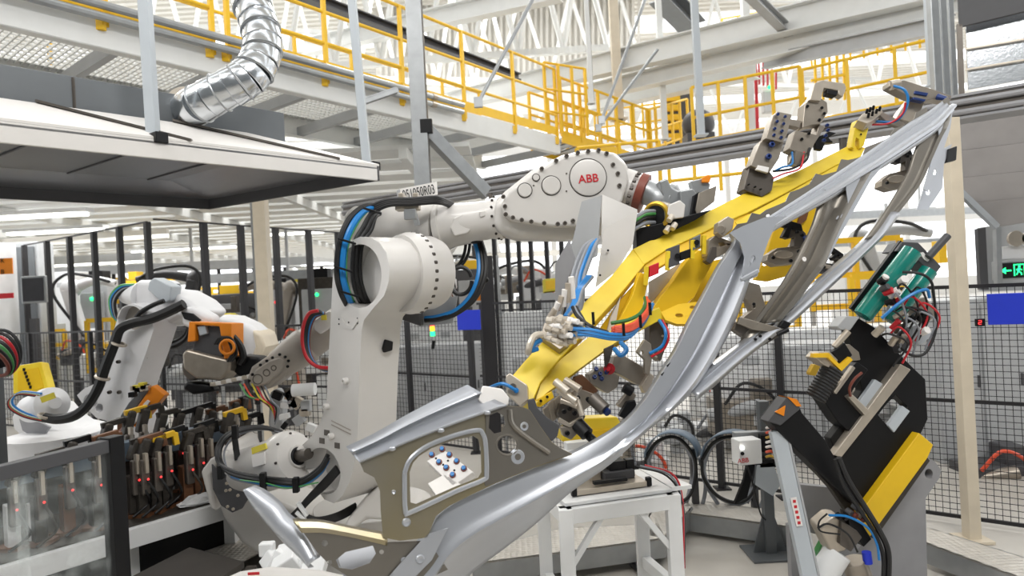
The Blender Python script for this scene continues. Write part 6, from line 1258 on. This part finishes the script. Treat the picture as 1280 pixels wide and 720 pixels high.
for k in range(8): go(MB().box(P(166+k*2.5, 490-k*1.2+rr.uniform(-4, 4), 5.2), (.05, .05, .04)), 'fitting', ['black', 'machined', 'label_yellow'][k % 3], t, bevel=.004)
go(MB().cyl(P(140, 556, 5.2), P(162, 528, 5.2), .025), 'shaft', 'brown_ring', t); go(MB().slab([(146, 528), (158, 526), (156, 540), (146, 544)], plane(150, 534, 5.2), .06), 'joint', 'rust', t, bevel=.006)

# ================= CLAMP ROW FIXTURE AND GUARD =================
FA, FB = PZ(150, 666, .52), PZ(300, 622, .52); fdn = (FB-FA).normalized(); FA = FA-fdn*2.4; FB = FB+fdn*.15; fb = V((-fdn.y, fdn.x, 0))
t = thing('fixture_bench', 'long white bench beam carrying the row of dark clamps at left', 'bench', (FA+FB)/2-UP*.5)
go(MB().prism([FA, FB, FB-UP*.13, FA-UP*.13], fb*.9), 'bench_beam', 'white_paint', t, bevel=.004); go(MB().prism([FA+UP*.01+fb*.05, FB+UP*.01+fb*.05, FB+UP*.01+fb*.85, FA+UP*.01+fb*.85], UP*-.02), 'top_plate', 'fixture_grime', t)
for k in range(5): q = FA.lerp(FB, k/4+(.04 if k == 0 else 0)-(.03 if k == 4 else 0)); go(MB().box((q.x+fb.x*.3, q.y+fb.y*.3, .2), (.16, .16, .4)), 'leg', 'white_paint', t)
go(MB().prism([FA+fb*.86, FB+fb*.86, FB+fb*.86+UP*.42, FA+fb*.86+UP*.42], fb*.02), 'back_plate', 'fixture_grime', t); go(MB().prism([FA+fb*.25-UP*.13, FB+fb*.25-UP*.13, FB+fb*.25-UP*.5, FA+fb*.25-UP*.5], fb*.02), 'bench_shade_sheet', 'black', t)  # black sheet below stands in for the shade under the bench
BA, BB = FA+fb*.45+UP*.44, FB+fb*.45+UP*.44; t = thing('cross_rail', 'blue grey steel rail behind the row of clamps', 'rail', BA); go(MB().bar(BA, BB, .1, .14), 'rail', 'blue_grey', t, bevel=.006)
for k in range(6): q = BA.lerp(BB, .02+k*.19); go(MB().box(q-UP*.2, (.07, .07, .3)), 'support', 'fixture_grime', t)
wh_ = ['just right of the black guard post', 'second from the black guard post', 'third from the black guard post', 'below the weld head', 'left of the balancer cylinder hoses', 'nearest the big robot', 'seen through the guard pane at its right', 'seen through the middle of the guard pane', 'seen through the guard pane at its left', 'leftmost behind the guard pane', 'in the back row behind the guard post', 'in the back row left of the balancer', 'in the back row beside the big robot', 'tallest of the back row', 'in the back row second from the guard post', 'in the back row third from the guard post', 'in the front row between first and second', 'in the front row between third and fourth', 'in the back row nearest the weld tool', 'in the back row below the grey forearm', 'in the back row seen over the guard rail', 'in the front row under the orange bar']
px_ = [176, 206, 232, 258, 284, 306, 118, 82, 46, 12, 160, 246, 292, 222, 178, 200, 192, 246, 262, 304, 130, 165]
def ua(px, off_):     # place along the bench under a pixel column
    r = ray(px, 600); a = FA+fb*off_; M2 = Matrix(((fdn.x, -r.x), (fdn.y, -r.y))); s = M2.inverted()@(-V((a.x, a.y)).to_2d()) if False else M2.inverted()@V((-a.x, -a.y)).to_2d(); return a+fdn*s[0]
for k, px in enumerate(px_):
    back_ = 10 <= k <= 15 or 18 <= k <= 20; q = ua(px, .62 if back_ else .22+.06*(k % 2)); q.z = .53; h = rr.uniform(.5, .62)+(.06 if back_ else -.02)
    t = thing('toggle_clamp', 'grimy dark toggle clamp on the bench, '+wh_[k], 'clamp', q, 'toggle clamps on the bench')
    s = q+UP*h; ax_ = fdn
    go(MB().bar(q, q+UP*h*.55, .09, .07, fdn), 'riser', ['fixture_grime', 'fixture_grime', 'rust', 'fixture_grime', 'white_paint'][k % 5], t, bevel=.005); go(MB().box(q+UP*.012, (.16, .14, .024)), 'foot', 'rust', t)
    go(MB().bar(q+UP*h*.3-fb*.07, q+UP*h*.78-fb*.07, .055, .06, fdn), 'cylinder', 'steel_dark', t, bevel=.012)
    go(MB().bar(q+UP*h*.6-fb*.1, q+UP*h*.86-fb*.1, .05, .02, fdn), 'label_plate', 'machined', t); go(MB().bar(q+UP*h*.75, q+UP*h*1.02+fdn*.05, .1, .06, fdn), 'head', 'fixture_grime', t, bevel=.02)
    go(MB().bar(q+UP*h, q+UP*(h+.02)+fdn*.16, .04, .04).bar(q+UP*(h+.02)+fdn*.16, q+UP*(h-.07)+fdn*.17, .04, .04, fdn), 'jaw_arm', ['rust', 'black', 'fixture_grime', 'fixture_grime', 'rail_yellow', 'black'][k % 6], t, bevel=.005)
    go(MB().ball(q+UP*h*.52-fb*.13, .008), 'indicator', 'red_light', t)
    cable(t, [q+UP*h*.5-fb*.12, q+UP*h*.3-fb*.16+fdn*.04, q+UP*.08-fb*.1+fdn*.06, q+UP*.02-fb*.12-fdn*.05], .009, ['black_rubber', 'black_rubber', 'fixture_grime'][k % 3])
    if k % 3 == 0: go(MB().bar(q+fdn*.1, q+fdn*.1+UP*h*.5, .05, .04, fdn), 'white_strip', 'white_paint', t)
t = thing('rag', 'white crumpled foil lying on the bench at the right end', 'foil', ua(272, .1)+UP*.02)
b = MB(); q = ua(272, .1); q.z = .56; bmesh.ops.create_icosphere(b.b, subdivisions=3, radius=.5, matrix=Matrix.Translation(q)@Matrix.Rotation(.87, 4, 'Z')@Matrix.Diagonal((.6, .12, .09, 1)))
for v in b.b.verts: v.co += V((rr.uniform(-.015, .015), rr.uniform(-.015, .015), rr.uniform(-.015, .015)))
go(b, 'foil_sheet', 'sheet_white', t, smooth=False)
# guard with clear panes
Ga, Gb = P(0, 577, 2.75), P(140, 549, 3.2); gdn = V((Gb.x-Ga.x, Gb.y-Ga.y, 0)).normalized(); zt = Gb.z; Ga = V((Gb.x, Gb.y, 0))-gdn*1.9; Gb = V((Gb.x, Gb.y, 0)); zt = 1.34
t = thing('machine_guard', 'black framed guard with scratched clear panes at the lower left corner', 'guard', (Ga+Gb)/2)
go(MB().bar(Ga+UP*zt, Gb+UP*zt, .06, .06), 'top_rail', 'dark_grey', t, bevel=.004); go(MB().bar(Gb, Gb+UP*(zt+.04), .075, .075, gdn), 'post', 'black', t, bevel=.004); go(MB().bar(Ga+UP*.1, Gb+UP*.1, .05, .05), 'bottom_rail', 'dark_grey', t)
go(MB().bar(Ga, Ga+UP*zt, .06, .06, gdn), 'post', 'black', t)
go(MB().bar(Ga+UP*(zt/2+.06), Gb+UP*(zt/2+.06)-gdn*.03, .012, zt-.12), 'clear_pane', 'glass', t)
for f in (.55, .78): q = Ga.lerp(Gb, f); go(MB().bar(q+UP*.12, q+UP*(zt-.04), .05, .02, gdn), 'clear_strip', 'glass', t)
for a, c in ((FA, FB),): pass
# floor objects left
t = thing('floor_plate', 'dark brown steel plate lying low at the bottom edge', 'plate', PZ(240, 720, .1)); pts = [PZ(x, y, .3) for x, y in ((150, 728), (237, 684), (305, 702), (250, 740), (180, 780))]; go(MB().prism(pts, V((0, 0, -.04))), 'plate', 'dark_floor', t); 
for p in pts[1:4]: go(MB().box((p.x*.98, p.y, .13), (.06, .06, .26)), 'foot', 'steel_dark', t)
raceway('checker plate duct with dark recess in front of the big robot', [(236, 684), (292, 655), (352, 676), (300, 702)], .12)
q = PZ(246, 684, .13); t = thing('angle_bracket', 'small grey angle bracket standing by the dark plate', 'bracket', q); go(MB().box(q+UP*.1, (.1, .012, .2)).box(q+V((0, .04, .19)), (.1, .08, .012)), 'bracket', 'machine_grey', t)
